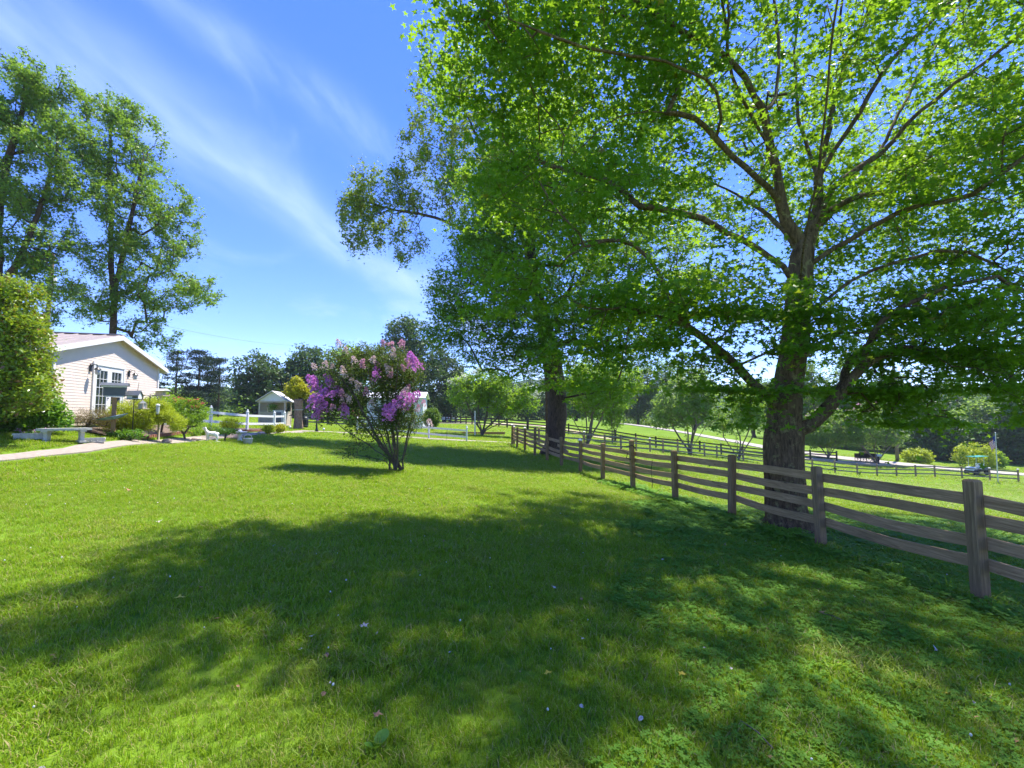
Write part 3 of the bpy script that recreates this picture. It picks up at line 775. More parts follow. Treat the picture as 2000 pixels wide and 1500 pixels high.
fence('dark brown fence stretch left of the meadow behind the shaggy trunk', darkg, (.45, .83, 1.22), bw=.15, pw=.16, height=1.42, mb='dkboard', mp_='dkboard', seed=10, rnd=.03)
farl = resample([(-13.5, 93), (-7, 80), (-.7, 65.5), (2.1, 62.1)], 3.2)
fence('far brown fence running along the dirt track to the parked pickup', farl, (.45, .83, 1.22), bw=.17, pw=.18, height=1.4, mb='dkboard', mp_='dkboard', seed=12, rnd=.03)
blf = resample([(-23.2, 51), (-18.2, 51.5), (-14, 51)], 2.5)
fence('grey four-board fence behind the log post', blf, (.3, .6, .9, 1.2), bw=.15, pw=.15, height=1.35, mb='lightboard', mp_='dkboard', seed=13)
# gate braces at the right end of the pale fence
e0 = Vector((cross[-2][0], cross[-2][1], gz1(*cross[-2]))); e1 = Vector((cross[-1][0], cross[-1][1], gz1(*cross[-1])))

def rail_fence(label, pts, levels, h=1.15, wires=()):
    zs = [gz1(*p) for p in pts]; t = thing('rail_fence', label, 'fence', (pts[0][0], pts[0][1], zs[0])); o0 = Vector((pts[0][0], pts[0][1], zs[0]))
    for i, p in enumerate(pts):
        b = MB(); b.box((0, 0, h / 2 - .1), (.13, .13, h + .2), bev=.008); o = b.build('post', M['white'], t, Vector((p[0], p[1], zs[i])) - o0)
        MB().lathe([(.095, 0), (.095, .02), (.075, .035), (.05, .07), (.055, .10), (.03, .14), (.004, .16)], n=8).build('post_cap', M['white'], t, Vector((p[0], p[1], zs[i] + h)) - o0)
    for i in range(len(pts) - 1):
        a = Vector((*pts[i], zs[i])); b = Vector((*pts[i + 1], zs[i + 1])); d = b - a; L = d.length
        for lv in levels:
            m_ = MB(); m_.prism([(.066, -.02, -.07), (.066, .02, -.07), (.066, .02, .07), (.066, -.02, .07)], (math.hypot(d.x, d.y) - .132, 0, d.z))
            o = m_.build('rail', M['white'], t, a - o0 + Vector((0, 0, lv))); o.rotation_euler = (0, 0, math.atan2(d.y, d.x))
    return t
rail_fence('white two-rail garden fence behind the flower bed', [(-16.6, 21.8), (-16.5, 25), (-16.35, 28.2), (-16.4, 31.5), (-16.55, 33.2)], (.42, .92))
rail_fence('white two-rail fence at the lawn edge behind the pink crepe myrtle', [(-3.5, 35.4), (-6.6, 36.3), (-9.8, 37.2), (-13, 38.4)], (.35, .85), 1.08)
for px_, Z_, lab in ((873, 35.6, 'thin black garden stake in front of the white rail fence'),):
    g = G(px_, Z_); tag(MB().tube([(0, 0, 0), (.02, 0, .5), (.04, 0, .85)], .012, 5).build('garden_stake', M['black'], None, g), lab, 'stake')

# ================================================================== OUTBUILDINGS, POLES, VEHICLES
M['roofgrey'] = simple('pale_shed_roof', (.60, .56, .52), .5, .4, .08, 4, .03)
def shed():
    c = Vector((-18.15, 35.0, gz1(-18.15, 35.0)))
    t = thing('potting_shed', 'small open cream potting shed with lattice sides and pale peaked roof', 'shed', c, R(12))
    w, d, h, r = 1.75, 1.7, 1.95, .72
    for x in (-w / 2, w / 2):
        for y in (-d / 2, d / 2): MB().box((x, y, h / 2), (.10, .10, h)).build('post', M['cream'], t)
    for y in (-d / 2, d / 2):
        MB().box((0, y, h - .05), (w + .3, .12, .12)).build('beam', M['cream'], t)
        MB().prism([(-w / 2 - .1, y - .02, h + .01), (w / 2 + .1, y - .02, h + .01), (0, y - .02, h + r - .04)], (0, .04, 0)).build('gable', M['trim'], t)
    for s_ in (-1, 1):
        rf = MB().prism([(s_ * (w / 2 + .22), -d / 2 - .3, h - .05), (0, -d / 2 - .3, h + r), (0, -d / 2 - .3, h + r + .05), (s_ * (w / 2 + .22), -d / 2 - .3, h)], (0, d + .6, 0)).build('roof', M['roofgrey'], t)
    for z in (1.12, .12): MB().box((0, -d / 2 - .01, z), (w - .1, .08, .07)).build('rail', M['cream'], t)
    for z in (1.12, .12):
        for s_ in (-1, 1): MB().box((s_ * w / 2, 0, z), (.07, d - .1, .07)).build('rail', M['cream'], t)
    MB().box((-.42, -d / 2 + .03, .62), (.85, .02, .95)).build('lower_panel', M['cream'], t)
    MB().box((w / 2, 0, .62), (.03, d - .12, .95)).build('side_panel', M['cream'], t); MB().box((-w / 2, 0, 1.0), (.03, d - .12, 1.8)).build('side_panel', M['lattice'], t)
    b = MB()
    for k in range(7): b.box((-w / 2 + .12 + k * .11, -d / 2, .62), (.03, .02, .92)); b.box((-w / 2 + .45, -d / 2 + .012, .2 + k * .14), (.75, .02, .03))
    for k in range(6): b.box((-w / 2 + .45, -d / 2 + .012, 1.25 + k * .12), (.75, .02, .03))
    b.build('lattice', M['lattice'], t)
    MB().box((.42, -d / 2 + .02, .6), (.95, .03, .95)).build('lower_panel', M['cream'], t)
    MB().box((0, -.0, 1.13), (w - .1, d - .1, .04)).build('shelf', M['cream'], t)
    MB().box((0, d / 2, .62), (w - .12, .03, .95)).build('back_panel', M['cream'], t)
    MB().box((-.1, d / 2, 1.6), (w - .4, .03, .6)).build('back_panel', M['cream'], t)
    # bluish cabinet and fern hanging inside are things of their own
    rz = Matrix.Rotation(R(12), 3, 'Z')
    k = thing('cabinet', 'blue-grey cabinet standing beside the potting shed post', 'cabinet', c + rz @ Vector((.55, -1.25, 0)), R(12))
    MB().box((0, 0, .62), (.62, .38, 1.2), bev=.01).build('body', M['insul'], k); MB().box((0, 0, 1.24), (.68, .44, .05)).build('top', M['insul'], k)
    MB().box((0, -.2, .62), (.5, .02, 1.0)).build('door', M['darkgrey'], k)
    f = thing('hanging_basket', 'green fern in a basket hanging in the potting shed', 'hanging plant', c + rz @ Vector((.12, -.95, 1.35)), 0)
    MB().lathe([(.06, 0), (.15, .1), (.17, .16)], n=10).build('pot', M['mulch'], f); MB().tube([(-.15, 0, .15), (0, 0, .55), (.15, 0, .15)], .008, 4).build('hanger', M['black'], f)
    C = rng.normal(0, 1, (260, 3)) * (.17, .17, .12) + (0, 0, .15); mobj('foliage', leaves_mesh('fern', C, .12, tmpl_quad(.2), M['hyd'], 1.2), f, kind='stuff')
shed()
def logpost():
    c = G(583, 34.6); rr = np.random.default_rng(4)
    t = thing('log_post', 'thick stripped log standing upright beside the potting shed', 'log', c)
    ph = rr.uniform(0, 6, 4)
    pr = [(.34, -.1), (.33, .1), (.29, .5), (.27, 1.1), (.29, 1.7), (.31, 2.1), (.30, 2.25), (.05, 2.28)]
    MB().lathe(pr, n=18, rfun=lambda a, z: 1 + .13 * math.sin(3 * a + ph[0] + z) + .07 * math.sin(7 * a + ph[1]) + .05 * math.sin(12 * a + ph[2] + z * 2)).build('trunk', M['log'], t, smooth=True)
    MB().tube([(-.3, -.1, .9), (-.45, -.12, 1.05), (-.62, -.1, 1.0)], [.07, .05, .03], 7).build('branch_stub', M['log'], t)
    MB().lathe([(.34, 1.42), (.345, 1.44), (.34, 1.46)], n=18).build('band', M['alu'], t)
logpost()
def barrel():
    c = G(596, 36.5); t = thing('barrel', 'black barrel standing right of the log post', 'barrel', c)
    MB().lathe([(.25, 0), (.28, .15), (.30, .45), (.28, .75), (.25, .9), (.23, .9), (.02, .88)], n=16).build('body', M['black'], t, smooth=True)
    for z in (.2, .7): MB().lathe([(.292, z), (.30, z + .02), (.292, z + .04)], n=16).build('hoop', M['darkgrey'], t)
barrel()
def outbuilding():
    p = G(772, 53); t = thing('outbuilding', 'white metal outbuilding half hidden behind the pink crepe myrtle', 'building', p, R(4))
    MB().box((0, 2, 1.7), (6.4, 4, 3.6)).build('wall', M['white'], t)
    b = MB().prism([(-3.5, -.25, 3.5), (3.5, -.25, 3.5), (3.5, 2, 4.25), (-3.5, 2, 4.25)], (0, 0, .07)); b.build('roof', M['trim'], t)
    MB().prism([(-3.5, 4.25, 3.5), (3.5, 4.25, 3.5), (3.5, 2, 4.25), (-3.5, 2, 4.25)], (0, 0, .06)).build('roof', M['trim'], t)
    for x in (-3.18, 3.18): MB().prism([(x - .015, 0, 3.5), (x - .015, 4, 3.5), (x - .015, 2, 4.2)], (.03, 0, 0)).build('gable', M['white'], t)
    for k in range(14): MB().box((-3.1 + k * .475, -.015, 1.65), (.05, .02, 3.5)).build('wall_rib', M['trim'], t)
    for x in (-1.9, 1.7):
        w = MB().box((x, -.04, 2.1), (1.1, .06, .95)).build('window', M['trim'], t); MB().box((x, -.075, 2.1), (.92, .01, .8)).build('pane', M['glass'], w)
    dr = MB().box((-.1, -.045, 1.15), (1.5, .05, 2.3)).build('door', M['darkgrey'], t); MB().box((.5, -.085, 1.1), (.05, .03, .14)).build('handle', M['alu'], dr)
outbuilding()
def pole(label, px, Z, top_py, r, transformer=False, arm=False):
    g = G(px, Z); top = P(px + 3, top_py, Z).z; t = thing('utility_pole', label, 'utility pole', g); H = top - g.z
    o = MB(); H2 = H + .4; o.tube([(x * H2 - .4, .0, 0) for x in (0, .25, .5, .75, 1)], [r, r * .93, r * .86, r * .78, r * .7], 12)
    p = o.build('pole', M['pole'], t, smooth=True); p.rotation_euler = (0, -math.pi / 2 + R(.8), 0)
    if transformer:
        tr = MB().lathe([(.02, 0), (.22, .02), (.24, .1), (.24, .72), (.20, .8), (.03, .84)], n=14).build('transformer', M['insul'], t, (.36, -.1, H - 2.6), smooth=True)
        MB().lathe([(.05, .84), (.06, .9), (.04, 1.0)], n=8).build('insulator', M['cream'], tr)
        MB().box((.15, -.05, H - 2.2), (.3, .06, .08)).build('bracket', M['darkgrey'], t)
    if arm:
        MB().box((0, -.16, H - .6), (2.4, .1, .12)).build('crossarm', M['pole'], t)
        for x in (-1.1, -.4, .4, 1.1): MB().lathe([(.04, 0), (.06, .06), (.03, .14)], n=7).build('insulator', M['cream'], t, (x, -.16, H - .54))
    return g, H
gL, HL = pole('brown utility pole with grey transformer rising behind the white house', 80, 33, 495, .17, True)
gR, HR = pole('weathered utility pole standing beside the gravel road', 1746, 70, 640, .24, False, True)
gF, HF = pole('far utility pole at the tree line', 1150, 118, 700, .2, False, True)
def wire(label, a, b, sag, r=.012):
    a = Vector(a); b = Vector(b); pts = [a.lerp(b, u) + Vector((0, 0, -sag * 4 * u * (1 - u))) - a for u in [i / 24 for i in range(25)]]
    tag(MB().tube(pts, r, 4).build('overhead_wire', M['wire'], None, a), label, 'wire')
wire('overhead service wire sagging from the transformer pole across the house roof', gL + Vector((.3, 0, HL - 3.4)), Vector((-44, 120, 21)), 2.2, .016)
for k, nm in enumerate(('lowest', 'second', 'third', 'topmost')):
    wire(f'{nm} overhead wire strung past the maple fork to the roadside pole', gR + Vector((-1.1 + .7 * k, -.16, HR - .4 - .55 * (3 - k))), gF + Vector((-1.1 + .7 * k, -.16, HF - .4 - .3 * (3 - k))), 2.4, .022)
wire('overhead wire crossing the sky above the crepe myrtle', Vector((-44, 120, 21)), gF + Vector((0, 0, HF)), 3.0, .03)

def flag():
    g = G(1938, 49.2); t = thing('flagpole', 'thin metal flagpole at the pale pasture fence', 'flagpole', g)
    MB().tube([(0, 0, 0), (.02, 0, 2.5), (.08, 0, 5.2)], [.06, .05, .035], 8).build('pole', M['alu'], t); MB().lathe([(.01, 0), (.06, .04), (.06, .08), (.01, .12)], n=10).build('finial', M['alu'], t, (.08, 0, 5.2))
    f = thing('flag', 'red and white striped flag drooping from the flagpole', 'flag', g + Vector((.04, -.02, 4.95)))
    # drooping striped cloth: 13 stripes, blue canton by the hoist
    def pt(u, v):   # u along fly 0..1, v down 0..1
        x = -.06 - .62 * u * (1 - .25 * v); z = -1.05 * v - .85 * u ** 1.1; y = .11 * math.sin(u * 9 + v * 2) * (.3 + u); return (x, y, z)
    for s_ in range(13):
        b = MB(); n = 12; u0 = 6 if s_ < 7 else 0
        vs = [pt(i / n, (s_ + j) / 13) for i in range(u0 if s_ < 7 else 0, n + 1) for j in (0, 1)]; k = len(vs) // 2
        vs2 = [(x, y + .006, z) for x, y, z in vs]
        b.add(vs + vs2, [(2 * i, 2 * i + 2, 2 * i + 3, 2 * i + 1) for i in range(k - 1)] + [(2 * k + 2 * i, 2 * k + 2 * i + 1, 2 * k + 2 * i + 3, 2 * k + 2 * i + 2) for i in range(k - 1)])
        b.build('stripe', M['flagred'] if s_ % 2 == 0 else M['flagwhite'], f)
    b = MB(); vs = [pt(i / 12, j / 13) for i in range(7) for j in range(8)]; vs2 = [(x, y + .006, z) for x, y, z in vs]
    q = [(8 * i + j, 8 * i + 8 + j, 8 * i + 9 + j, 8 * i + j + 1) for i in range(6) for j in range(7)]
    b.add(vs + vs2, q + [tuple(56 + k for k in f_[::-1]) for f_ in q]); b.build('canton', M['flagblue'], f)
flag()
def cart():
    g = G(1898, 55.5); t = thing('utility_cart', 'small utility cart with green canopy parked on the gravel road', 'cart', g, R(8))
    for i, x in enumerate((-.75, .75)):
        for y in (-.5, .5):
            wh = MB().lathe([(.12, -.09), (.30, -.09), (.33, -.05), (.33, .05), (.30, .09), (.12, .09)], n=16).build('wheel', M['rubber'], t, (x, y, .33)); wh.rotation_euler = (R(90), 0, 0)
            MB().lathe([(.01, -.07), (.13, -.09), (.13, .09), (.01, .07)], n=12).build('rim', M['white'], wh)
    MB().box((0, 0, .48), (2.1, .9, .16), bev=.03).build('chassis', M['black'], t)
    MB().prism([(-1.05, -.45, .56), (-.45, -.45, .56), (-.5, -.45, .95), (-.95, -.45, .9)], (0, .9, 0)).build('bonnet', M['white'], t)
    MB().box((.25, 0, .78), (.5, .85, .2), bev=.04).build('seat', M['white'], t); MB().box((.5, 0, 1.1), (.12, .85, .5), bev=.03).build('backrest', M['white'], t)
    MB().box((.85, 0, .75), (.6, .9, .35)).build('cargo_box', M['darkgrey'], t)
    for x, lean in ((-.6, .1), (.6, -.05)):
        for y in (-.42, .42): MB().tube([(x, y, .55), (x + lean, y, 2.15)], .025, 6).build('canopy_post', M['alu'], t)
    MB().prism([(-.75, -.55, 2.12), (1.15, -.55, 2.22), (1.15, -.55, 2.27), (-.75, -.55, 2.2)], (0, 1.1, 0)).build('canopy', M['greensign'], t)
    MB().tube([(-.5, 0, .85), (-.3, 0, 1.2)], .02, 5).build('steering_column', M['black'], t)
cart()
def wagon():
    g = G(1686, 63); t = thing('farm_wagon', 'old brown wooden farm wagon parked behind the pasture fences', 'wagon', g, R(3))
    for x in (-.8, .8):
        for y in (-.5, .5):
            b = MB(); n = 18; r = .42
            b.tube([(r * math.cos(a), 0, r * math.sin(a)) for a in [2 * math.pi * i / n for i in range(n + 1)]], .035, 6)
            for k in range(8): a = math.pi * k / 4; b.tube([(0, 0, 0), (r * math.cos(a), 0, r * math.sin(a))], .018, 4)
            b.build('wheel', M['dkboard'], t, (x, y, .45))
    MB().box((0, 0, .62), (2.5, .95, .08)).build('bed', M['cedar'], t)
    for y in (-.5, .5):
        for z in (.76, .95, 1.14): MB().box((0, y, z), (2.5, .03, .13)).build('side_board', M['dkboard'], t)
    for x in (-1.25, 1.25): MB().box((x, 0, .93), (.04, 1.0, .55)).build('end_board', M['dkboard'], t)
    MB().box((-.3, 0, 1.32), (.9, .7, .22), bev=.04).build('load', M['cedar'], t)
    MB().tube([(1.25, 0, .55), (2.1, 0, .3)], .03, 5).build('tongue', M['cedar'], t)
    m = G(1710, 61); t = thing('mailbox', 'grey mailbox on a post right of the brown wagon', 'mailbox', m)
    MB().box((0, 0, .5), (.1, .1, 1.25)).build('post', M['dkboard'], t)
    MB().prism([(-.28, -.14, 1.12), (-.28, .14, 1.12), (-.28, .14, 1.3), (-.28, .08, 1.38), (-.28, -.08, 1.38), (-.28, -.14, 1.3)], (.6, 0, 0)).build('box', M['insul'], t)
    MB().box((-.29, 0, 1.24), (.02, .22, .2)).build('door', M['darkgrey'], t)
wagon()
def pickup():
    g = G(879, 97); t = thing('pickup_truck', 'white pickup truck parked behind the far brown fence', 'truck', g, R(75))
    MB().prism([(-2.6, -.9, .45), (2.6, -.9, .45), (2.6, -.9, .95), (1.3, -.9, 1.1), (.75, -.9, 1.75), (-.6, -.9, 1.75), (-.85, -.9, 1.1), (-2.6, -.9, 1.05)], (0, 1.8, 0)).build('body', M['carpaint'], t)
    for y in (-.905, .895): MB().prism([(1.1, y, 1.12), (.7, y, 1.64), (-.5, y, 1.64), (-.7, y, 1.12)], (0, .012, 0)).build('window', M['glass'], t)
    MB().prism([(-.63, -.75, 1.66), (-.63, .75, 1.66), (-.86, .75, 1.14), (-.86, -.75, 1.14)], (-.012, 0, 0)).build('rear_window', M['glass'], t)
    for x in (-1.65, 1.7):
        for y in (-.85, .85):
            w = MB().lathe([(.1, -.12), (.36, -.12), (.39, -.06), (.39, .06), (.36, .12), (.1, .12)], n=18).build('wheel', M['rubber'], t, (x, y, .39)); w.rotation_euler = (R(90), 0, 0)
            MB().lathe([(.01, -.13), (.2, -.125), (.2, .125), (.01, .13)], n=10).build('rim', M['alu'], w)
    for y in (-.78, .78): MB().box((-2.61, y, .85), (.03, .16, .35)).build('tail_light', M['redlens'], t)
    MB().box((-2.66, 0, .5), (.12, 1.7, .16)).build('bumper', M['alu'], t)
pickup()
wp = G(928, 44); tag(MB().tube([(0, 0, 0), (0, 0, 2.4)], .06, 8).build('white_pole', M['white'], None, wp), 'slim white pole beside the flowering multi-stem tree', 'pole')
pl = thing('timber_edge', 'long brown timber edging lying behind the flowering multi-stem tree', 'timber', G(930, 47))
for k in range(3): MB().box((-4 + k * 2.8, -.01 * k, .12), (2.76, .2, .26)).build('timber', M['cedar'], pl)
# ---------------------------------------------------------------- garden furniture and ornaments
def bench():
    g = Vector((-12.72, 13.0, gz1(-12.72, 13.0) - .01)); t = thing('garden_bench', 'curved white cast stone bench on the grass by the hydrangea shrub', 'bench', g, R(40))
    b = MB(); n = 14; top = []; R0 = 1.5
    a0 = .40
    inner = [((R0 - .2) * math.sin(a), -(R0 - .2) * math.cos(a) + R0) for a in [-a0 + 2 * a0 * i / n for i in range(n + 1)]]
    outer = [((R0 + .2) * math.sin(a), -(R0 + .2) * math.cos(a) + R0) for a in [a0 - 2 * a0 * i / n for i in range(n + 1)]]
    b.prism([(x, y, .375) for x, y in (inner + outer)][::-1], (0, 0, .045)); poly = inner + outer
    b.prism([(x * .975, y, .42) for x, y in poly][::-1], (0, 0, .02)); b.build('seat', M['stone'], t)
    for s_ in (-1, 1):
        L = MB(); L.prism([(-.05, -.17, 0), (-.05, .17, 0), (-.05, .15, .06), (-.05, .10, .16), (-.05, .12, .28), (-.05, .17, .375), (-.05, -.17, .375), (-.05, -.12, .28), (-.05, -.10, .16), (-.05, -.15, .06)], (.10, 0, 0))
        L.box((0, 0, .03), (.17, .40, .06)); L.box((0, 0, .35), (.16, .38, .05))
        o = L.build('leg', M['stone'], t, (s_ * .40, .06, 0)); o.rotation_euler = (0, 0, s_ * .3)
    t.scale = (.88, .88, .95)
bench()
def planter(px, Z, w, d, h, label, flowers=None, scallop=False, rz=0):
    g = G(px, Z); t = thing('planter', label, 'planter', g, rz)
    b = MB(); b.prism([(-w / 2 * .93, -d / 2 * .9, 0), (w / 2 * .93, -d / 2 * .9, 0), (w / 2 * .93, d / 2 * .9, 0), (-w / 2 * .93, d / 2 * .9, 0)], (0, 0, h * .85))
    for s_ in (-1, 1): b.box((0, s_ * (d / 2 - .02), h - .02), (w, .04, .05)); b.box((s_ * (w / 2 - .02), 0, h - .021), (.04, d - .08, .05))
    if scallop:
        for k in range(4): b.tube([(-w / 2 + .08 + k * w / 4.2 + .1 * math.cos(a), -d / 2 - .012, h - .06 - .05 * math.sin(a)) for a in [math.pi * i / 6 for i in range(7)]], .014, 5)
    b.build('trough', M['stone'], t); MB().box((0, 0, h - .045), (w - .09, d - .09, .04)).build('soil', M['mulch'], t)
    if flowers:
        C = rng.normal(0, 1, (50, 3)) * (w * .22, d * .15, .04) + (-w * .05, 0, h + .06)
        mobj('flowers', leaves_mesh('fl', C, .05, tmpl_star(), M[flowers], .8), t, kind='stuff')
        C = rng.normal(0, 1, (120, 3)) * (w * .25, d * .2, .03) + (0, 0, h + .02); mobj('foliage', leaves_mesh('fo', C, .05, tmpl_oval(), M['hyd'], .8), t, kind='stuff')
planter(67, 12.75, .72, .26, .17, 'low stone trough planter with magenta petunias left of the bench', 'fl_purple', rz=R(40))
planter(186, 13.6, .56, .26, .15, 'low scalloped stone planter right of the bench', None, True, R(38))
def feeder_post():
    g = G(224, 15.4); t = thing('bird_feeder', 'grey box bird feeder on a square cedar post by the french doors', 'bird feeder', g, R(33))
    MB().box((0, 0, .62), (.115, .115, 1.5), bev=.008).build('post', M['cedar'], t)
    MB().box((0, 0, 1.40), (.50, .30, .03)).build('tray', M['trim'], t)
    MB().box((0, 0, 1.59), (.58, .28, .34), bev=.01).build('hopper', M['darkgrey'], t)
    MB().box((0, -.16, 1.73), (.66, .05, .05)).build('ledge', M['trim'], t)
    MB().prism([(-.36, -.24, 1.76), (-.36, .24, 1.76), (-.36, .10, 1.86), (-.36, -.10, 1.86)], (.72, 0, 0)).build('roof', M['darkgrey'], t)
    d = thing('bird_bath_dish', 'blue glazed leaf-shaped dish fixed in front of the cedar post', 'dish', g + Vector((.10, -.12, .62)))
    MB().lathe([(.02, 0), (.2, .02), (.38, .09), (.40, .11), (.36, .10), (.18, .05), (.02, .03)], n=20, rfun=lambda a, z: 1 + .10 * math.sin(5 * a)).build('bowl', M['bluedish'], d, smooth=True).rotation_euler = (R(8), R(-12), 0)
feeder_post()
def cottage():
    g = G(262, 15.6); t = thing('birdhouse', 'white cottage birdhouse with dark pitched roof on a thin black pole', 'birdhouse', g, R(14)); H = 1.42
    MB().tube([(0, 0, -.1), (0, 0, H)], .014, 6).build('pole', M['black'], t)
    MB().box((0, 0, H + .01), (.40, .30, .02)).build('base', M['black'], t)
    MB().prism([(-.17, -.11, H + .02), (-.17, .11, H + .02), (-.17, .11, H + .16), (-.17, 0, H + .27), (-.17, -.11, H + .16)], (.34, 0, 0)).build('body', M['white'], t)
    for s_ in (-1, 1): MB().prism([(-.2, s_ * .16, H + .125), (-.2, 0, H + .29), (-.2, 0, H + .305), (-.2, s_ * .16, H + .14)], (.4, 0, 0)).build('roof', M['darkgrey'], t)
    w = MB().box((-.172, 0, H + .13), (.008, .07, .09)).build('window', M['darkgrey'], t)
    for yy in (-.02, .02): MB().box((-.178, yy, H + .13), (.006, .008, .09)).build('bar', M['white'], w)
    MB().box((.08, -.115, H + .08), (.16, .012, .05)).build('perch_rail', M['black'], t)
    g2 = G(266, 16.9); t = thing('bird_feeder', 'round cream bird feeder with a black spike finial behind the cottage birdhouse', 'bird feeder', g2); H = 1.45
    MB().tube([(0, 0, -.1), (0, 0, H)], .014, 6).build('pole', M['black'], t); MB().lathe([(.10, 0), (.13, .02), (.12, .10), (.17, .14), (.08, .22), (.01, .25)], n=14).build('body', M['cream'], t, (.1, 0, H), smooth=True)
    MB().tube([(.02, 0, H + .1), (.07, 0, H + .62)], [.012, .004], 5).build('finial', M['black'], t)
    g3 = G(279, 16.0); t = thing('bird_feeder', 'small hanging lantern feeder with pale tray below the cottage birdhouse', 'bird feeder', g3 + Vector((0, 0, 1.15)))
    MB().box((0, 0, 0), (.28, .28, .02)).build('tray', M['cream'], t)
    for x in (-.08, .08):
        for y in (-.08, .08): MB().box((x, y, .1), (.02, .02, .18)).build('corner_post', M['cream'], t)
    MB().box((0, 0, .1), (.13, .13, .16)).build('seed_box', M['insul'], t); MB().lathe([(.15, 0), (.02, .1)], n=4).build('roof', M['darkgrey'], t, (0, 0, .19)); MB().tube([(0, 0, .28), (.0, 0, .42)], .005, 4).build('hanger', M['black'], t)
    g4 = G(293, 16.6); t = thing('shepherd_hook', 'black double shepherd hook with two curled arms above the yellow shrub', 'garden hook', g4)
    MB().tube([(0, 0, -.1), (0, 0, 1.72)], .012, 6).build('pole', M['black'], t)
    for s_ in (-1, 1): MB().tube([(0, 0, 1.45)] + [(s_ * (.14 - .14 * math.cos(a)), 0, 1.55 + .14 * math.sin(a)) for a in [math.pi * i / 9 for i in range(10)]] + [(s_ * .30, 0, 1.5), (s_ * .33, 0, 1.54)], .009, 5).build('arm', M['black'], t)
    t = thing('bird_feeder', 'clear tube feeder with white cap hanging from the shepherd hook', 'bird feeder', g4 + Vector((.30, 0, 1.0)))
    MB().lathe([(.055, 0), (.055, .30)], n=10).build('tube', M['insul'], t); MB().lathe([(.07, 0), (.065, .04), (.01, .07)], n=10).build('cap', M['white'], t, (0, 0, .30)); MB().lathe([(.08, 0), (.08, .02)], n=10).build('tray', M['black'], t, (0, 0, -.02)); MB().tube([(0, 0, .36), (0, 0, .5)], .004, 4).build('hanger', M['black'], t)
    g5 = G(313, 17.6); t = thing('bird_feeder', 'cream flat-roofed bird feeder on a pole by the house corner', 'bird feeder', g5); H = 1.72
    MB().box((0, 0, H / 2), (.06, .06, H)).build('pole', M['cream'], t); MB().box((0, 0, H), (.42, .3, .03)).build('tray', M['cream'], t)
    MB().box((0, 0, H + .1), (.26, .18, .17)).build('hopper', M['cream'], t); MB().prism([(-.26, -.2, H + .19), (-.26, .2, H + .19), (-.26, 0, H + .27)], (.52, 0, 0)).build('roof', M['trim'], t)
cottage()
def skin_mesh(name, V, E, Rr, mat, sub=1):
    me = bpy.data.meshes.new(name + '_base'); me.from_pydata(V, E, []); o = bpy.data.objects.new(name + '_tmp', me); COL.objects.link(o)
    m = o.modifiers.new('s', 'SKIN'); me.skin_vertices.new() if not me.skin_vertices else None
    for i, r in enumerate(Rr): me.skin_vertices[0].data[i].radius = (r, r)
    me.skin_vertices[0].data[0].use_root = True
    m2 = o.modifiers.new('u', 'SUBSURF'); m2.levels = sub; m2.render_levels = sub
    dg = bpy.context.evaluated_depsgraph_get(); r = bpy.data.meshes.new_from_object(o.evaluated_get(dg)); bpy.data.objects.remove(o)
    r.materials.clear(); r.materials.append(mat); r.shade_smooth(); r.name = name; return r
def fawn():
    g = G(419, 20.4); t = thing('animal_statue', 'white painted statue of a standing fawn in the flower bed', 'statue', g, R(200))
    V = [(0, 0, .36), (.12, 0, .37), (.22, 0, .37), (-.14, 0, .37), (.27, 0, .47), (.30, 0, .57), (.36, 0, .60), (.43, 0, .57), (-.20, 0, .38), (-.25, 0, .33),
         (.20, .06, .26), (.21, .06, .13), (.22, .06, .01), (.20, -.06, .26), (.17, -.06, .13), (.18, -.06, .01),
         (-.16, .06, .25), (-.20, .06, .14), (-.17, .06, .01), (-.16, -.06, .25), (-.13, -.06, .14), (-.11, -.06, .01), (.30, .05, .66), (.30, -.05, .66)]
    E = [(0, 1), (1, 2), (0, 3), (2, 4), (4, 5), (5, 6), (6, 7), (3, 8), (8, 9), (2, 10), (10, 11), (11, 12), (2, 13), (13, 14), (14, 15), (3, 16), (16, 17), (17, 18), (3, 19), (19, 20), (20, 21), (5, 22), (5, 23)]
    Rr = [.10, .10, .10, .095, .06, .05, .05, .03, .04, .015, .045, .026, .022, .045, .026, .022, .055, .028, .022, .055, .028, .022, .018, .018]
    mobj('figure', skin_mesh('fawn', V, E, Rr, M['statue']), t); MB().box((0, 0, -.01), (.55, .26, .05), bev=.02).build('base', M['statue'], t)
fawn()
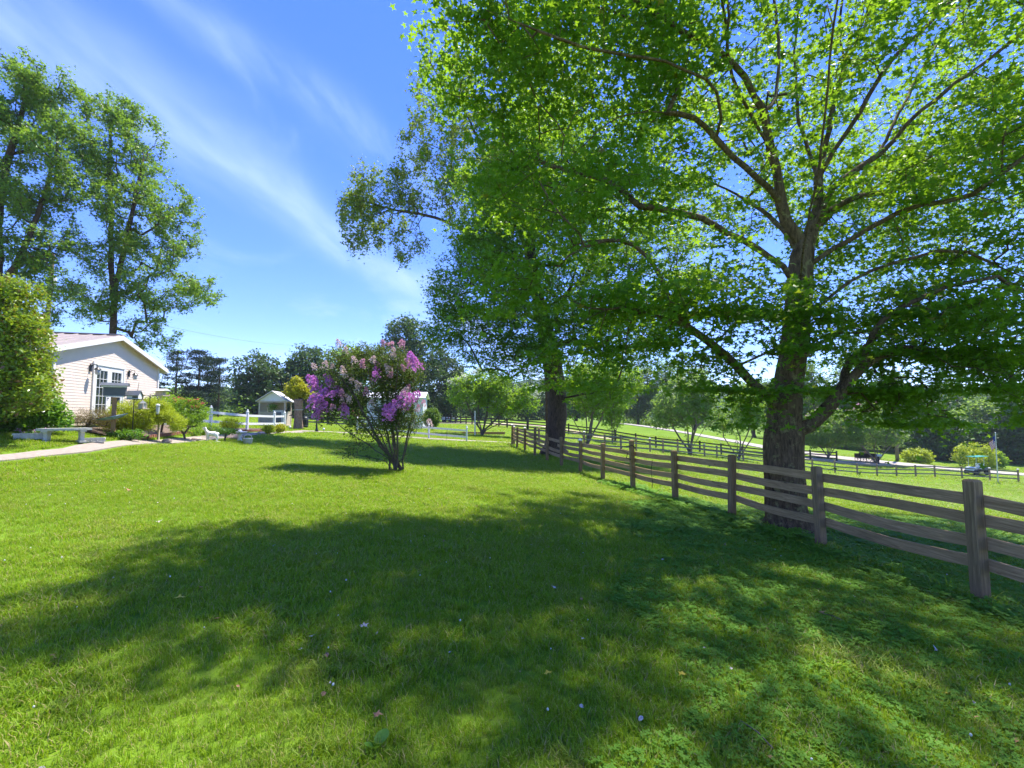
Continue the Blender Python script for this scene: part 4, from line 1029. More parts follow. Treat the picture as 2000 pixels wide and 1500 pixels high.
def birdbath():
    g = G(471, 22.4); t = thing('bird_bath', 'white scalloped bird bath on a turned pedestal', 'bird bath', g)
    MB().lathe([(.17, 0), (.17, .04), (.10, .08), (.07, .2), (.09, .3), (.12, .36)], n=16).build('pedestal', M['statue'], t, smooth=True)
    MB().lathe([(.10, .36), (.24, .40), (.31, .46), (.29, .47), (.1, .43)], n=24, rfun=lambda a, z: 1 + (.08 * abs(math.sin(4 * a)) if z > .39 else 0)).build('bowl', M['statue'], t, smooth=True)
    MB().lathe([(.1, .43), (.12, .47), (.08, .53), (.03, .57), (.01, .58)], n=12, rfun=lambda a, z: 1 + .15 * math.sin(5 * a)).build('shell', M['statue'], t, smooth=True)
    g = G(487, 21.6); t = thing('basket_planter', 'woven grey stone basket planter right of the bird bath', 'planter', g)
    MB().lathe([(.15, 0), (.19, .12), (.20, .24), (.22, .28), (.20, .30), (.17, .27)], n=20, rfun=lambda a, z: 1 + .03 * math.sin(10 * a + z * 40)).build('basket', M['stone'], t, smooth=True)
    MB().tube([(-.2, 0, .27), (-.15, 0, .42), (0, 0, .48), (.15, 0, .42), (.2, 0, .27)], .02, 6).build('handle', M['stone'], t)
    g = G(461, 22.9); o = MB(); o.lathe([(.30, -.05), (.34, .1), (.24, .24), (.08, .32), (.01, .33)], n=14, rfun=lambda a, z: 1 + .16 * math.sin(3 * a + 1) + .08 * math.sin(7 * a)); tag(o.build('boulder', M['rock'], None, g, smooth=False), 'pinkish boulder lying behind the white bird bath', 'boulder')
    for px, Z, s, lab in ((388, 19.6, .16, 'small pale flat stone in the bed below the fawn statue'), (512, 27, .22, 'long pale stone slab near the white garden fence'), (330, 17.3, .14, 'reddish flat stone at the foot of the rose bush')):
        tag(MB().lathe([(s, -.02), (s * 1.05, .04), (s * .7, .09), (.01, .10)], n=10, rfun=lambda a, z: 1 + .2 * math.sin(2 * a + s * 40)).build('garden_stone', M['rock'], None, G(px, Z) + Vector((0, 0, .06))), lab, 'stone')
birdbath()
# brick edging of the flower bed, brick by brick
be = thing('brick_edging', 'row of red-brown edging bricks between the flower bed and the concrete path', 'edging', (bedL[0][0], bedL[0][1], gz1(*bedL[0]))); be0 = be.location.copy()
bm_ = MB().box((0, 0, 0), (.195, .10, .12), bev=.008).mesh('brick', M['brick']); eb = resample([(x + .06, y) for x, y in bedL], .205)
for i in range(len(eb) - 1):
    a = Vector(eb[i]); b = Vector(eb[i + 1]); m_ = (a + b) / 2
    o = mobj('brick', bm_, be, Vector((m_.x, m_.y, gz1(m_.x, m_.y) + .07 + random.uniform(-.012, .012))) - be0); o.rotation_euler = (random.uniform(-.06, .06), random.uniform(-.05, .05), math.atan2(b.y - a.y, b.x - a.x) + random.uniform(-.07, .07))
def lamp_post():
    g = G(620, 33.2); t = thing('lamp_post', 'black lamp post standing at the path left of the crepe myrtle', 'lamp post', g)
    MB().lathe([(.13, -.05), (.13, .1), (.08, .2), (.06, .35), (.045, .8), (.035, 1.6), (.05, 1.62), (.03, 1.68)], n=12).build('post', M['black'], t, smooth=True)
    MB().lathe([(.06, 1.68), (.12, 1.95)], n=6).build('glass', M['insul'], t); MB().lathe([(.15, 1.95), (.08, 2.05), (.01, 2.12)], n=6).build('roof', M['black'], t)
    for px, Z, lab in ((634, 33, 'small white globe light beside the lamp post'), (568, 32.6, 'small white globe light at the end of the flower bed')):
        k = thing('globe_light', lab, 'garden light', G(px, Z)); MB().tube([(0, 0, 0), (0, 0, .2)], .015, 5).build('stake', M['black'], k)
        MB().lathe([(.01, -.08), (.06, -.06), (.085, 0), (.06, .06), (.01, .08)], n=12).build('globe', M['white'], k, (0, 0, .26), smooth=True)
lamp_post()

# ================================================================== BIG MAPLE
def rel(base, px, py, Z, dx=0):
    return tuple(P(px, py, Z) - base)
mb = Vector((5.57, 9.35, gz1(5.57, 9.35)))
maple = thing('maple_tree', 'large spreading maple with mossy forked trunk standing just behind the board fence', 'tree', mb)
def Lm(*pts): return [np.array(rel(mb, *p)) for p in pts]
sk = Skel()
tr = sk.limb([(-.02, 0, -.25), (-.02, 0, .3)] + Lm((1532, 900, 9.3), (1535, 800, 9.3), (1548, 700, 9.3), (1558, 600, 9.25), (1562, 530, 9.2), (1570, 480, 9.2)), step=.25)
crotch = sk.nearest(rel(mb, 1535, 800, 9.3)); top = tr[-1]
def L(start, *pts): return sk.limb(Lm(*pts), start=start, step=.3)
nr = lambda *p: sk.nearest(rel(mb, *p))
a1 = L(top, (1535, 430, 9.2), (1522, 360, 9.1), (1502, 270, 9.0), (1492, 215, 8.9))
L(a1[-1], (1455, 150, 8.7), (1405, 100, 8.4), (1330, 60, 8.0), (1260, 10, 7.5), (1180, -20, 7.0))
L(a1[-1], (1515, 190, 9.2), (1520, 100, 9.6), (1512, 0, 10.0), (1500, -150, 10.4))
L(nr(1510, 300, 9.0), (1430, 150, 8.2), (1420, 60, 7.6), (1400, -40, 7))
a2 = L(top, (1590, 430, 9.3), (1598, 350, 9.4), (1622, 230, 9.6), (1650, 130, 9.8), (1690, 50, 10), (1705, -60, 10.2), (1715, -250, 10.3))
L(nr(1597, 345, 9.4), (1575, 280, 9.8), (1560, 240, 10), (1553, 130, 10.3), (1560, 0, 10.6))
L(nr(1650, 130, 9.8), (1640, 40, 9.5), (1660, -100, 9.2))
L(nr(1598, 350, 9.4), (1625, 300, 9.1), (1680, 220, 8.8), (1740, 120, 8.5), (1830, 30, 8.2), (1900, -40, 8))
a5 = L(nr(1585, 450, 9.3), (1625, 370, 9.1), (1720, 300, 8.9), (1800, 215, 8.7), (1900, 140, 8.5), (2000, 60, 8.3))
L(nr(1720, 300, 8.9), (1780, 170, 9.6), (1850, 60, 10.2), (1930, -30, 10.6))
L(nr(1590, 420, 9.3), (1660, 390, 9.6), (1760, 365, 9.9), (1850, 320, 10.2), (2010, 285, 10.5))
L(nr(1562, 530, 9.2), (1700, 445, 8.6), (1800, 400, 8.2), (1900, 380, 7.8), (2010, 300, 7.4))
# left limbs
b1 = L(nr(1502, 370, 9.1) if False else nr(1520, 390, 9.1), (1498, 364, 8.9), (1430, 305, 8.6), (1375, 245, 8.3), (1325, 222, 8.0), (1210, 228, 7.6), (1120, 300, 7.3), (1030, 345, 7.1), (960, 400, 7.0))
b2 = L(nr(1560, 560, 9.2), (1500, 500, 8.9), (1400, 442, 8.5), (1340, 418, 8.2), (1250, 403, 7.9), (1190, 409, 7.7), (1150, 440, 7.6), (1080, 480, 7.4))
L(nr(1250, 403, 7.9), (1180, 350, 8.3), (1100, 330, 8.8), (1000, 300, 9.2), (930, 310, 9.6))
b3 = L(crotch, (1490, 765, 9.1), (1440, 715, 8.8), (1395, 675, 8.5), (1345, 640, 8.2), (1310, 590, 8.0), (1285, 530, 7.9), (1240, 480, 7.8), (1180, 470, 7.6), (1110, 500, 7.4))
L(nr(1345, 640, 8.2), (1290, 620, 7.8), (1220, 600, 7.5), (1150, 620, 7.2), (1100, 660, 7.1))
L(b1[4], (1400, 180, 7.7), (1300, 120, 7.2), (1180, 100, 6.8), (1050, 60, 6.5), (950, 20, 6.3))
L(b1[8], (1320, 150, 8.8), (1200, 80, 9.2), (1100, 60, 9.5), (960, 70, 9.8), (860, 60, 10))
# right limbs
c1 = L(nr(1540, 850, 9.3), (1585, 830, 9.2), (1620, 795, 9.0), (1655, 750, 8.8), (1682, 720, 8.7), (1705, 650, 8.5), (1760, 600, 8.3), (1850, 560, 8.1), (1950, 540, 8))
L(nr(1620, 795, 9.0), (1648, 745, 9.3), (1665, 700, 9.6), (1740, 640, 9.9), (1850, 600, 10.2), (1980, 610, 10.5))
L(nr(1552, 660, 9.3), (1600, 600, 9.1), (1660, 550, 8.9), (1740, 515, 8.7), (1830, 490, 8.5), (1890, 492, 8.4), (1950, 520, 8.3), (2050, 560, 8.2))
L(nr(1552, 690, 9.3), (1610, 655, 9.4), (1680, 650, 9.6), (1740, 630, 9.8), (1790, 610, 10))
L(nr(1682, 720, 8.7), (1760, 680, 8.6), (1850, 690, 8.6), (1960, 740, 8.7))
L(nr(1562, 530, 9.2), (1545, 470, 10.2), (1500, 420, 11.5), (1440, 380, 13))
L(nr(1565, 500, 9.2), (1600, 440, 10.4), (1680, 380, 11.8), (1800, 330, 13.2))
L(nr(1560, 580, 9.2), (1570, 480, 8.2), (1600, 330, 7.2), (1620, 120, 6.2), (1640, -60, 5.4))
def E(px, py, Z, rx, ry, rz, w=1):
    q = rel(mb, px, py, Z); return (q[0], q[1], q[2], rx, ry, rz, w)
ells = [E(1600, 60, 9.3, 5.2, 5.0, 4.2, .55), E(1700, -420, 9.3, 4.6, 4.4, 4.0, .03), E(1150, 90, 8.2, 2.5, 2.7, 1.7, 1.5), E(930, 60, 8.0, 1.45, 2.0, 1.15, 1.7), E(1250, -150, 8.2, 3.0, 3.0, 1.8, .35),
        E(1000, 370, 8.6, .95, 1.5, 1.0, 1.7), E(1200, 400, 8.2, 1.6, 2.0, 1.3, 1.2), E(1250, 600, 8.0, 1.35, 1.5, .8, 3.2), E(1130, 720, 7.8, .95, 1.2, .42, 4), E(1000, 560, 8, 1.0, 1.2, .7, 1.6),
        E(1430, 560, 8.1, 1.0, 1.2, .9, 3), E(1555, 630, 8.3, .85, .45, .75, 9), E(1850, 420, 9.4, 3.0, 3.0, 1.9, 1.2), E(1850, 640, 8.8, 2.2, 2.2, .95, 3), E(1790, 790, 9.4, .8, 1.0, .50, 5), E(1870, 740, 9.0, 1.0, 1.0, .6, 2.2), E(1930, 820, 9.8, .9, 1.2, .45, 4.5), E(1985, 760, 9.6, 1.0, 1.2, .8, 2.4), E(1840, 850, 10.5, .5, .6, .25, 9), E(1700, 720, 8.8, .7, .8, .5, 3), E(1720, 770, 9.6, 1.3, 1.2, .42, 3),
        E(2150, 500, 9, 3.0, 3.5, 3.0, .45), E(2100, 100, 9, 3.2, 3.5, 3.0, .45), E(1400, 300, 13.5, 4.2, 2.6, 3.2, .4), E(1800, 350, 13.5, 4.6, 2.6, 3.6, .4), E(1510, 775, 8.6, .95, .5, .22, 9), E(1370, 735, 8.8, .9, .8, .42, 5), E(2030, 690, 7.5, 1.2, 1.6, 1.0, 1.2)]
T = ell_points(ells, 4300, .35, -.42, 1.15, 4)
camv = np.array([0, 0, EYE]) - np.array(mb)
# keep a ring of sky around the trunk fork: no twigs right in the fork
w_ = T + np.array(mb); dpt = w_[:, 1]; sx = 1000 + 889 * w_[:, 0] / np.maximum(dpt, .1)
okm = (T[:, 2] > 1.9) & (np.linalg.norm(T - camv, axis=1) > 3.4)
T = T[okm]
sk.grow(T, .32, droop=.3)
rad = sk.radii(.0055, .365)
hh_ = np.array(sk.p)[:, 2]; rad = np.where(rad > .03, rad * np.interp(hh_, [0, 1.6, 3.0, 4.6, 9], [1, .97, .90, .86, .80]), rad * .85)
# trunk thicknesses measured from the photograph: keep the tapering pipe model but a stout stem
mobj('trunk', sk.wood('maple_trunk', rad, M['bark'], 0, flare=(.80, .62), rough=.06), maple)
# leaves sit in flat drooping sprays around the twig ends, with open air between the sprays
def sprays(T, per, r, flat, ctr, rg=rng):
    n = len(T); d = T - ctr; d[:, 2] *= .3; d /= np.linalg.norm(d, axis=1)[:, None] + 1e-9
    side = np.cross(d, (0, 0, 1.0)); a = rg.normal(0, .5, (n, per)); b = rg.normal(0, .36, (n, per)); c = rg.normal(0, 1, (n, per)) * flat
    R_ = r * rg.uniform(.6, 1.35, n)[:, None]
    p = T[:, None] + (R_ * a)[..., None] * d[:, None] + (R_ * b)[..., None] * side[:, None]
    p[..., 2] += R_ * c - .35 * R_ * a ** 2 - .10 * a * R_
    return p.reshape(-1, 3)
Ts = T[rng.permutation(len(T))[:int(len(T) * .62)]]
Cc = sprays(Ts, 42, .60, .13, np.array([0, 0, 5.0]))
tips = np.array(sk.p)[rad < .013]; k = rng.integers(0, len(tips), 7000); Cc = np.concatenate([Cc, tips[k] + rng.normal(0, .11, (7000, 3))])
Cc = Cc[(np.linalg.norm(Cc - camv, axis=1) > 3.0) & (Cc[:, 0] + mb.x > -2.0)]
# twig-level planes: leaves hang in loose horizontal layers
dz = Cc[:, 2]; Cc[:, 2] = dz - .10 * np.sin(dz * 9)
N = len(Cc); fr = leaf_frames(N, .55)
W = Cc + np.array(mb)
# the 300 leaves that show largest are objects of their own
dcam = np.linalg.norm(W - np.array([0, 0, EYE]), axis=1); inv = (W[:, 1] > 1) & (abs(W[:, 0] / W[:, 1]) < 1.1) & ((W[:, 2] - EYE) / W[:, 1] < .85)
ordr = np.argsort(np.where(inv, dcam, 1e9))[:300]; mask = np.ones(N, bool); mask[ordr] = False
mobj('crown', leaves_mesh('maple_crown', Cc[mask], .130, tmpl_maple(), M['maple'], var=.3, frames=tuple(f[mask] for f in fr)), maple, kind='stuff')
tv, tf = tmpl_maple(); lm = MB().add([tuple(v) for v in tv], [tuple(range(10))]).mesh('maple_leaf', M['maple'])
for i in ordr:
    o = mobj('leaf', lm, maple, tuple(Cc[i])); s = .125 * rng.uniform(.8, 1.3)
    mt = Matrix((fr[0][i], fr[1][i], fr[2][i])).transposed(); o.rotation_euler = mt.to_euler(); o.scale = (s, s, s)

# bare brown earth round the foot of the maple
soil = [(1.15 * (1 + .22 * math.sin(3 * a) + .12 * math.sin(7 * a)) * math.cos(a), .95 * (1 + .2 * math.sin(4 * a + 1)) * math.sin(a)) for a in [2 * math.pi * i / 40 for i in range(40)]]
sv = [(mb.x + u * x, mb.y + u * y) for u in (0.25, .5, .75, 1) for x, y in soil]; sz_ = gz([v[0] for v in sv], [v[1] for v in sv]) + .022
o = MB().add([(v[0], v[1], z) for v, z in zip(sv, sz_)], [(40 * r_ + i, 40 * r_ + 40 + i, 40 * r_ + 40 + (i + 1) % 40, 40 * r_ + (i + 1) % 40) for r_ in range(3) for i in range(40)]).build('bare_soil', M['mulch'], kind='structure'); o['label'] = 'bare brown earth round the foot of the big maple'

# ================================================================== SECOND MAPLE, behind the fence
b2_ = Vector((2.38, 27.0, gz1(2.38, 27.0))); K2 = 27.0 / 23.2
def E2(px, py, Z, rx, ry, rz, w=1, b=b2_):
    if b is b2_: q = P(px, py, Z * K2) - b; return (q[0], q[1], q[2], rx * K2, ry * K2, rz * K2, w)
    q = P(px, py, Z) - b; return (q[0], q[1], q[2], rx, ry, rz, w)
stems = [[tuple(P(x, y, z * K2) - b2_) for x, y, z in ((1087, 850, 23.2), (1088, 770, 23.2), (1080, 720, 23), (1060, 620, 23), (1040, 520, 23), (1030, 380, 23), (1040, 250, 23))]]
t2, T2, sk2, r2 = make_tree('maple_tree', 'second maple with dark shaggy trunk and dense dome crown further along the fence', 'tree', b2_,
    [E2(1080, 480, 22.5, 5.0, 4.6, 4.4, 1), E2(1075, 640, 19.5, 2.8, 1.3, 1.5, 2.6), E2(1060, 330, 22.5, 3.2, 3.2, 3.6, 1), E2(940, 560, 21.5, 2.6, 2.6, 2.4, 1.3), E2(900, 640, 21, 1.8, 1.9, 1.3, 1.6), E2(1010, 700, 21, 2.4, 2.0, 1.1, 1.5), E2(1220, 640, 22, 2.8, 2.6, 2.2, 1.1), E2(1180, 760, 20.5, 1.2, 1.2, .7, 1.4), E2(940, 420, 23, 1.9, 2.2, 2.6, 1.2), E2(1300, 500, 23, 2.4, 2.4, 3.2, .8)],
    3700, 23, .21, tmpl_star(), M['maple2'], M['bark2'], .56, stems=stems, cl=.56, r_tip=.009, step=.5, gap=-.5, gs=1.5, seed=5, shell=.45, flare=(1.0, .45), flat=.5, tilt=.5)
# extra fork of the second maple
# ---- tall open tree behind it (sparse upright twigs on the left)
b3_ = Vector((2.6, 33.5, gz1(2.6, 33.5)))
E3 = lambda *a: E2(*a, b=b3_)
make_tree('sweetgum_tree', 'tall open sweetgum with wispy upright branches behind the second maple', 'tree', b3_,
    [E3(740, 400, 31, 2.9, 2.2, 3.0, 1.0), E3(700, 430, 30, 1.5, 1.6, 2.2, 1.1), E3(830, 330, 31, 2.2, 2.4, 3.8, .6), E3(880, 200, 32, 3.2, 2.8, 3.6, .55), E3(960, 350, 33, 4.5, 3, 5.5, .7), E3(800, 480, 30, 1.6, 1.6, 1.2, .7), E3(1050, 200, 33, 3.6, 3, 5, .5)],
    1350, 22, .23, tmpl_star(), M['gum'], M['bark2'], .19,
    stems=[[tuple(P(1065, 700, 33) - b3_), tuple(P(1030, 500, 33) - b3_), tuple(P(970, 350, 32) - b3_), tuple(P(900, 200, 32) - b3_)], [tuple(P(1050, 600, 32.5) - b3_), tuple(P(930, 470, 31.5) - b3_), tuple(P(850, 425, 31) - b3_), tuple(P(770, 410, 30.5) - b3_), tuple(P(700, 390, 30) - b3_)]],
    cl=.30, r_tip=.009, step=.5, gap=-.05, gs=.8, seed=6, shell=.1, tilt=1.0, flat=2.0)

# ================================================================== PINK CREPE MYRTLE
cmb_ = Vector((-3.50, 14.0, gz1(-3.5, 14.0)))
def C4(px, py, Z=14.0): return tuple(P(px, py, Z) - cmb_)
cm = thing('crepe_myrtle', 'vase shaped crepe myrtle with purple and faded blooms on the open lawn', 'flowering shrub', cmb_)
sk4 = Skel(); sk4.limb([(0, 0, -.1), (0, 0, .02)], step=.1)
st4 = [[(786, 900, 14), (794, 860, 14), (806, 800, 14.1), (808, 740, 14.2), (803, 700, 14.3)], [(790, 890, 14.1), (800, 850, 14.2), (818, 810, 14.4), (828, 780, 14.6)],
       [(776, 890, 13.8), (776, 850, 13.6), (772, 800, 13.5), (775, 740, 13.4), (782, 690, 13.3)], [(768, 890, 14.1), (758, 850, 14.3), (748, 800, 14.5), (745, 740, 14.7), (740, 690, 14.8)],
       [(762, 892, 13.9), (740, 860, 13.7), (715, 815, 13.5), (690, 770, 13.4), (660, 730, 13.3)], [(758, 890, 14.2), (730, 855, 14.5), (700, 820, 14.8), (665, 790, 15.0), (640, 750, 15.2)],
       [(755, 893, 13.8), (722, 870, 13.5), (690, 850, 13.3), (662, 830, 13.1), (640, 800, 13.0)], [(752, 900, 14), (715, 892, 13.8), (685, 888, 13.6), (660, 882, 13.5)],
       [(770, 880, 14.2), (765, 840, 14.5), (765, 790, 14.8), (768, 730, 15.0), (765, 680, 15.1)], [(765, 885, 13.7), (750, 840, 13.4), (735, 790, 13.1), (722, 740, 13.0), (715, 700, 12.9)],
       [(778, 885, 14.2), (785, 840, 14.7), (790, 790, 15.1), (795, 730, 15.4)], [(760, 885, 14.2), (735, 830, 14.6), (705, 775, 15.0), (682, 720, 15.2), (668, 690, 15.3)],
       [(772, 880, 13.6), (780, 840, 13.2), (790, 800, 12.9), (798, 760, 12.7)], [(755, 885, 13.8), (725, 840, 13.3), (690, 800, 12.8), (660, 770, 12.6)], [(765, 905, 14), (735, 897, 13.9), (722, 893, 13.8)],
       [(770, 890, 14), (770, 860, 14), (760, 810, 13.9), (752, 750, 13.9), (735, 700, 13.8)]]
for i_, st in enumerate(st4):
    a_ = i_ * 2.4; r_ = .10 + .16 * random.random()
    sk4.limb([(r_ * math.cos(a_), r_ * math.sin(a_) * .7, .10)] + [C4(*q) for q in st], start=1, step=.2)
def E4(px, py, Z, rx, ry, rz, w=1):
    q = C4(px, py, Z); return (q[0], q[1], q[2], rx, ry, rz, w)
T4 = ell_points([E4(720, 740, 14, 1.5, 1.2, .95, 1), E4(770, 720, 14, 1.0, 1.1, .75, .8), E4(650, 790, 14, .85, .9, .55, 1.1), E4(790, 800, 14, .65, .9, .75, .9), E4(735, 830, 14, 1.0, .9, .5, .7), E4(690, 870, 13.6, .5, .4, .16, .6), E4(690, 700, 14.2, .8, .8, .5, .8), E4(675, 886, 13.5, .35, .3, .10, .5)], 1350, .2, -.35, .5, 8)
sk4.grow(T4, .2); r4 = sk4.radii(.0035, .13)
r4 = np.where(r4 > .03, .03 + (r4 - .03) * .25, r4)
mobj('trunk', sk4.wood('cm_trunk', r4, M['twig'], 0), cm)
mobj('crown', leaves_mesh('cm_crown', np.concatenate([cluster(T4, 24, .17, .8), cluster(np.array([C4(*q) for st in st4 for q in st[:3]]), 14, .10, 1)]), .060, tmpl_oval(), M['myrtle'], .9), cm, kind='stuff')
# blossom panicles: three shared shapes
def panicle(mat, n=85, seed=0):
    rg = np.random.default_rng(seed); z = rg.uniform(0, 1, n) ** .8; r = .115 * (1 - z) ** .55 + .012; a = rg.uniform(0, 6.28, n); q = rg.uniform(.55, 1, n)
    return leaves_mesh('panicle', np.stack([r * q * np.cos(a), r * q * np.sin(a), z * .27 - .08], 1), .045, tmpl_quad(.45), mat, 1.3)
pm_ = {k: [panicle(M[m], 95, s) for s in range(2)] for k, m in (('p', 'fl_purple'), ('k', 'fl_pink'), ('w', 'fl_pale'))}
PAN = [(130,520,'p'),(150,570,'p'),(190,555,'p'),(340,520,'p'),(320,560,'p'),(190,615,'p'),(240,665,'p'),(300,640,'p'),(330,670,'p'),(400,640,'p'),(440,655,'k'),(90,650,'k'),(170,710,'p'),(150,760,'p'),(210,730,'p'),(220,780,'p'),(270,800,'p'),(350,780,'k'),(380,800,'k'),(445,800,'p'),(465,840,'p'),(70,790,'k'),(200,850,'p'),(185,870,'p'),(1110,300,'p'),(1090,340,'k'),(1145,340,'p'),(1175,375,'p'),(1120,380,'p'),(1050,400,'k'),(780,360,'k'),(790,450,'p'),(770,480,'p'),(740,520,'k'),(730,545,'k'),(905,470,'k'),(930,500,'k'),(1080,600,'k'),(1050,625,'k'),(1030,690,'p'),(1015,720,'p'),(1120,690,'p'),(1145,685,'p'),(970,770,'p'),(950,790,'p'),(1060,765,'p'),(1050,790,'p'),(870,830,'p'),(900,850,'p'),(920,870,'p'),(880,880,'p'),(800,805,'k'),(1230,750,'k'),(1160,780,'k'),(1180,800,'k'),
       (410,170,'w'),(440,200,'w'),(470,240,'w'),(120,370,'w'),(170,390,'w'),(270,380,'w'),(310,370,'w'),(345,385,'w'),(280,430,'w'),(450,430,'w'),(470,470,'w'),(540,300,'w'),(560,330,'w'),(700,340,'w'),(730,320,'w'),(630,340,'k'),(840,310,'w'),(940,280,'w'),(960,310,'w'),(920,250,'w'),(900,410,'w'),(930,430,'w'),(530,520,'w'),(560,560,'w'),(600,560,'w'),(590,620,'w'),(560,610,'w'),(440,720,'w'),(520,700,'w'),(510,720,'w'),(845,160,'k'),(870,190,'k'),(920,170,'k'),(940,200,'k'),(1010,150,'k'),(1030,180,'k'),(1000,610,'w'),(1040,640,'w'),(700,740,'k'),(730,760,'w'),(675,640,'k'),(390,640,'p'),(500,690,'w'),(150,400,'w'),(640,380,'k'),(1290,940,'w')]
for i, (x, y, k) in enumerate(PAN):
    if k != 'p' and i % 5 in (1, 3): continue
    q = C4(580 + x / 5, 640 + y / 5, 14 + random.uniform(-1.25, -.3)); o = mobj('flower_panicle', pm_[k][i % 2], cm, q)
    o['kind'] = 'stuff'; s = random.uniform(.85, 1.25) * (1.25 if k == 'p' else .85); o.scale = (s, s, s * random.uniform(.8, 1.1)); o.rotation_euler = (random.uniform(-.7, .7), random.uniform(-.8, .8), random.uniform(0, 6))

# ================================================================== LEFT TREES AND SHRUBS
def rel_tree(name, label, cat, gpx, Z, els, nt, per, size, tm, lm_, bm2, rb, **kw):
    b = G(gpx, Z); e2 = []
    for e in els:
        q = P(e[0], e[1], e[2] if e[2] else Z) - b; e2.append((q[0], q[1], q[2], *e[3:]))
    if 'stems' in kw and kw['stems']: kw['stems'] = [[tuple(P(*q) - b) for q in s] for s in kw['stems']]
    return make_tree(name, label, cat, b, e2, nt, per, size, tm, lm_, bm2, rb, **kw)
rel_tree('sycamore_tree', 'tall sycamore with open crown rising behind the white house', 'tree', 222, 31,
    [(245, 300, 31, 2.6, 3, 3.8, 1), (215, 220, 31, 1.7, 2, 2.3, 1), (290, 420, 31, 3.2, 3, 3.0, 1), (240, 500, 31, 3.0, 3, 3.0, .7), (330, 560, 31, 3.4, 2.6, 1.7, 1.0), (400, 570, 30.5, 1.9, 1.3, .8, .8), (180, 590, 31, 2.0, 2, 1.5, .8), (300, 650, 31, 1.6, 1.6, 1.3, 1.2), (255, 610, 31, 2.0, 2, 1.5, .9), (170, 330, 31, 1.6, 2, 2.6, .8), (350, 480, 31, 1.3, 1.5, 1.8, .9)],
    1700, 19, .22, tmpl_star(), M['poplar'], M['bark2'], .27, stems=[[(222, 640, 31), (220, 560, 31), (218, 480, 31), (215, 380, 31), (215, 240, 31)], [(222, 600, 31), (240, 500, 31), (262, 400, 31), (280, 300, 31)]],
    cl=.36, r_tip=.012, step=.6, gap=.02, gs=.85, seed=12, shell=.2, tilt=.8, flat=.8)
rel_tree('sycamore_tree', 'tallest broad tree at the left edge behind the utility pole', 'tree', -10, 27,
    [(40, 230, 27, 3.0, 3, 3.0, 1), (90, 160, 27, 1.5, 2, 1.6, 1), (0, 180, 27, 2.4, 2.6, 2.4, 1), (110, 330, 27, 2.0, 2.4, 2.6, 1), (30, 400, 27, 3.0, 3, 3.0, .9), (90, 480, 27, 2.0, 2, 1.8, 1), (20, 540, 27, 2.4, 2.4, 1.8, .9), (-80, 300, 27, 3, 3, 5, .6), (150, 250, 27, 1.0, 1.4, 1.4, .8), (130, 560, 27, 1.3, 1.4, 1.0, .9), (90, 620, 28, 1.6, 1.4, .8, .7)],
    1900, 19, .21, tmpl_star(), M['poplar'], M['bark2'], .30, stems=[[(-10, 640, 27), (-5, 520, 27), (0, 380, 27), (40, 230, 27), (70, 150, 27)], [(-10, 600, 27), (40, 500, 27), (80, 400, 27), (110, 300, 27)]],
    cl=.36, r_tip=.012, step=.6, gap=-.02, gs=.95, seed=13, shell=.2, tilt=.8, flat=.8)

def shrub(name, label, cat, px, Z, els, n, size, lmat, tm=None, flowers=None, stem='twig', rb=.05, group=None, tilt=.8, seed=1, per=10, cl=.16, r_tip=.004, step=.22, gap=-.5, gs=.6, shell=.6, flat=.8):
    b = G(px, Z); e2 = []
    for e in els:
        q = P(e[0], e[1], e[2] if e[2] else Z) - b; e2.append((q[0], q[1], q[2], *e[3:]))
    t = thing(name, label, cat, b, group=group); T = ell_points(e2, n, shell, gap, gs, seed); T = T[T[:, 2] > .03]
    sk = Skel(); sk.limb([(0, 0, -.1), (0, 0, .05)], step=.1); sk.grow(T, step); rad = sk.radii(r_tip, rb)
    mobj('stem', sk.wood(name + '_stem', rad, M[stem], r_tip * 1.3, sides=(3, 4, 6, 8)), t)
    mobj('foliage', leaves_mesh(name + '_fol', cluster(T, per, cl, flat), size, tm or tmpl_oval(), M[lmat], tilt), t, kind='stuff')
    if flowers:
        fm, k, fs, cond = flowers
        Tf = T[T[:, 2] > np.quantile(T[:, 2], cond)]; Tf = Tf[rng.integers(0, len(Tf), k)]
        mobj('flowers', leaves_mesh(name + '_fl', cluster(Tf, 14, fs, .7) + (0, 0, fs * .6), fs * .7, tmpl_quad(.45), M[fm], 1.2), t, kind='stuff')
    return t
shrub('evergreen_shrub', 'tall glossy evergreen shrub hiding the near corner of the house', 'shrub', -25, 13.0, [(72, 690, 12.2, .35, .4, .4, 1.6), (40, 570, 12.2, .5, .5, .35, 1.6), (78, 760, 12, .3, .4, .35, 1.6), (48, 640, 12.1, .45, .5, .45, 1.6), (-5, 680, 12.4, 1.2, 1.1, 1.75, 1), (28, 740, 12.3, .8, .9, 1.1, 1), (-30, 640, 12.4, 1.3, 1.1, 1.6, 1), (20, 600, 12.4, .75, .8, .75, 1), (-60, 740, 12.4, 1.5, 1.2, 1.5, .6)], 2100, .10, 'shrub', per=14, cl=.17, gap=-.12, gs=.32, rb=.09, seed=21)
shrub('hydrangea_shrub', 'low bright green broad-leaved shrub beside the white bench', 'shrub', 40, 13.7, [(35, 815, 13.6, 1.25, .75, .85, 1), (88, 818, 13.7, .62, .5, .66, 1.2), (-20, 815, 13.3, 1.1, .7, .9, 1)], 1050, .12, 'hyd', per=9, cl=.13, seed=22)
shrub('lace_maple_shrub', 'bronze lace-leaf maple shrub below the french doors', 'shrub', 180, 15.6, [(180, 812, 15.6, .48, .5, .30, 1), (165, 822, 15.6, .4, .4, .22, 1), (205, 818, 15.6, .35, .4, .25, 1)], 260, .055, 'red', tmpl_needle(), per=22, cl=.12, tilt=.7, seed=23)
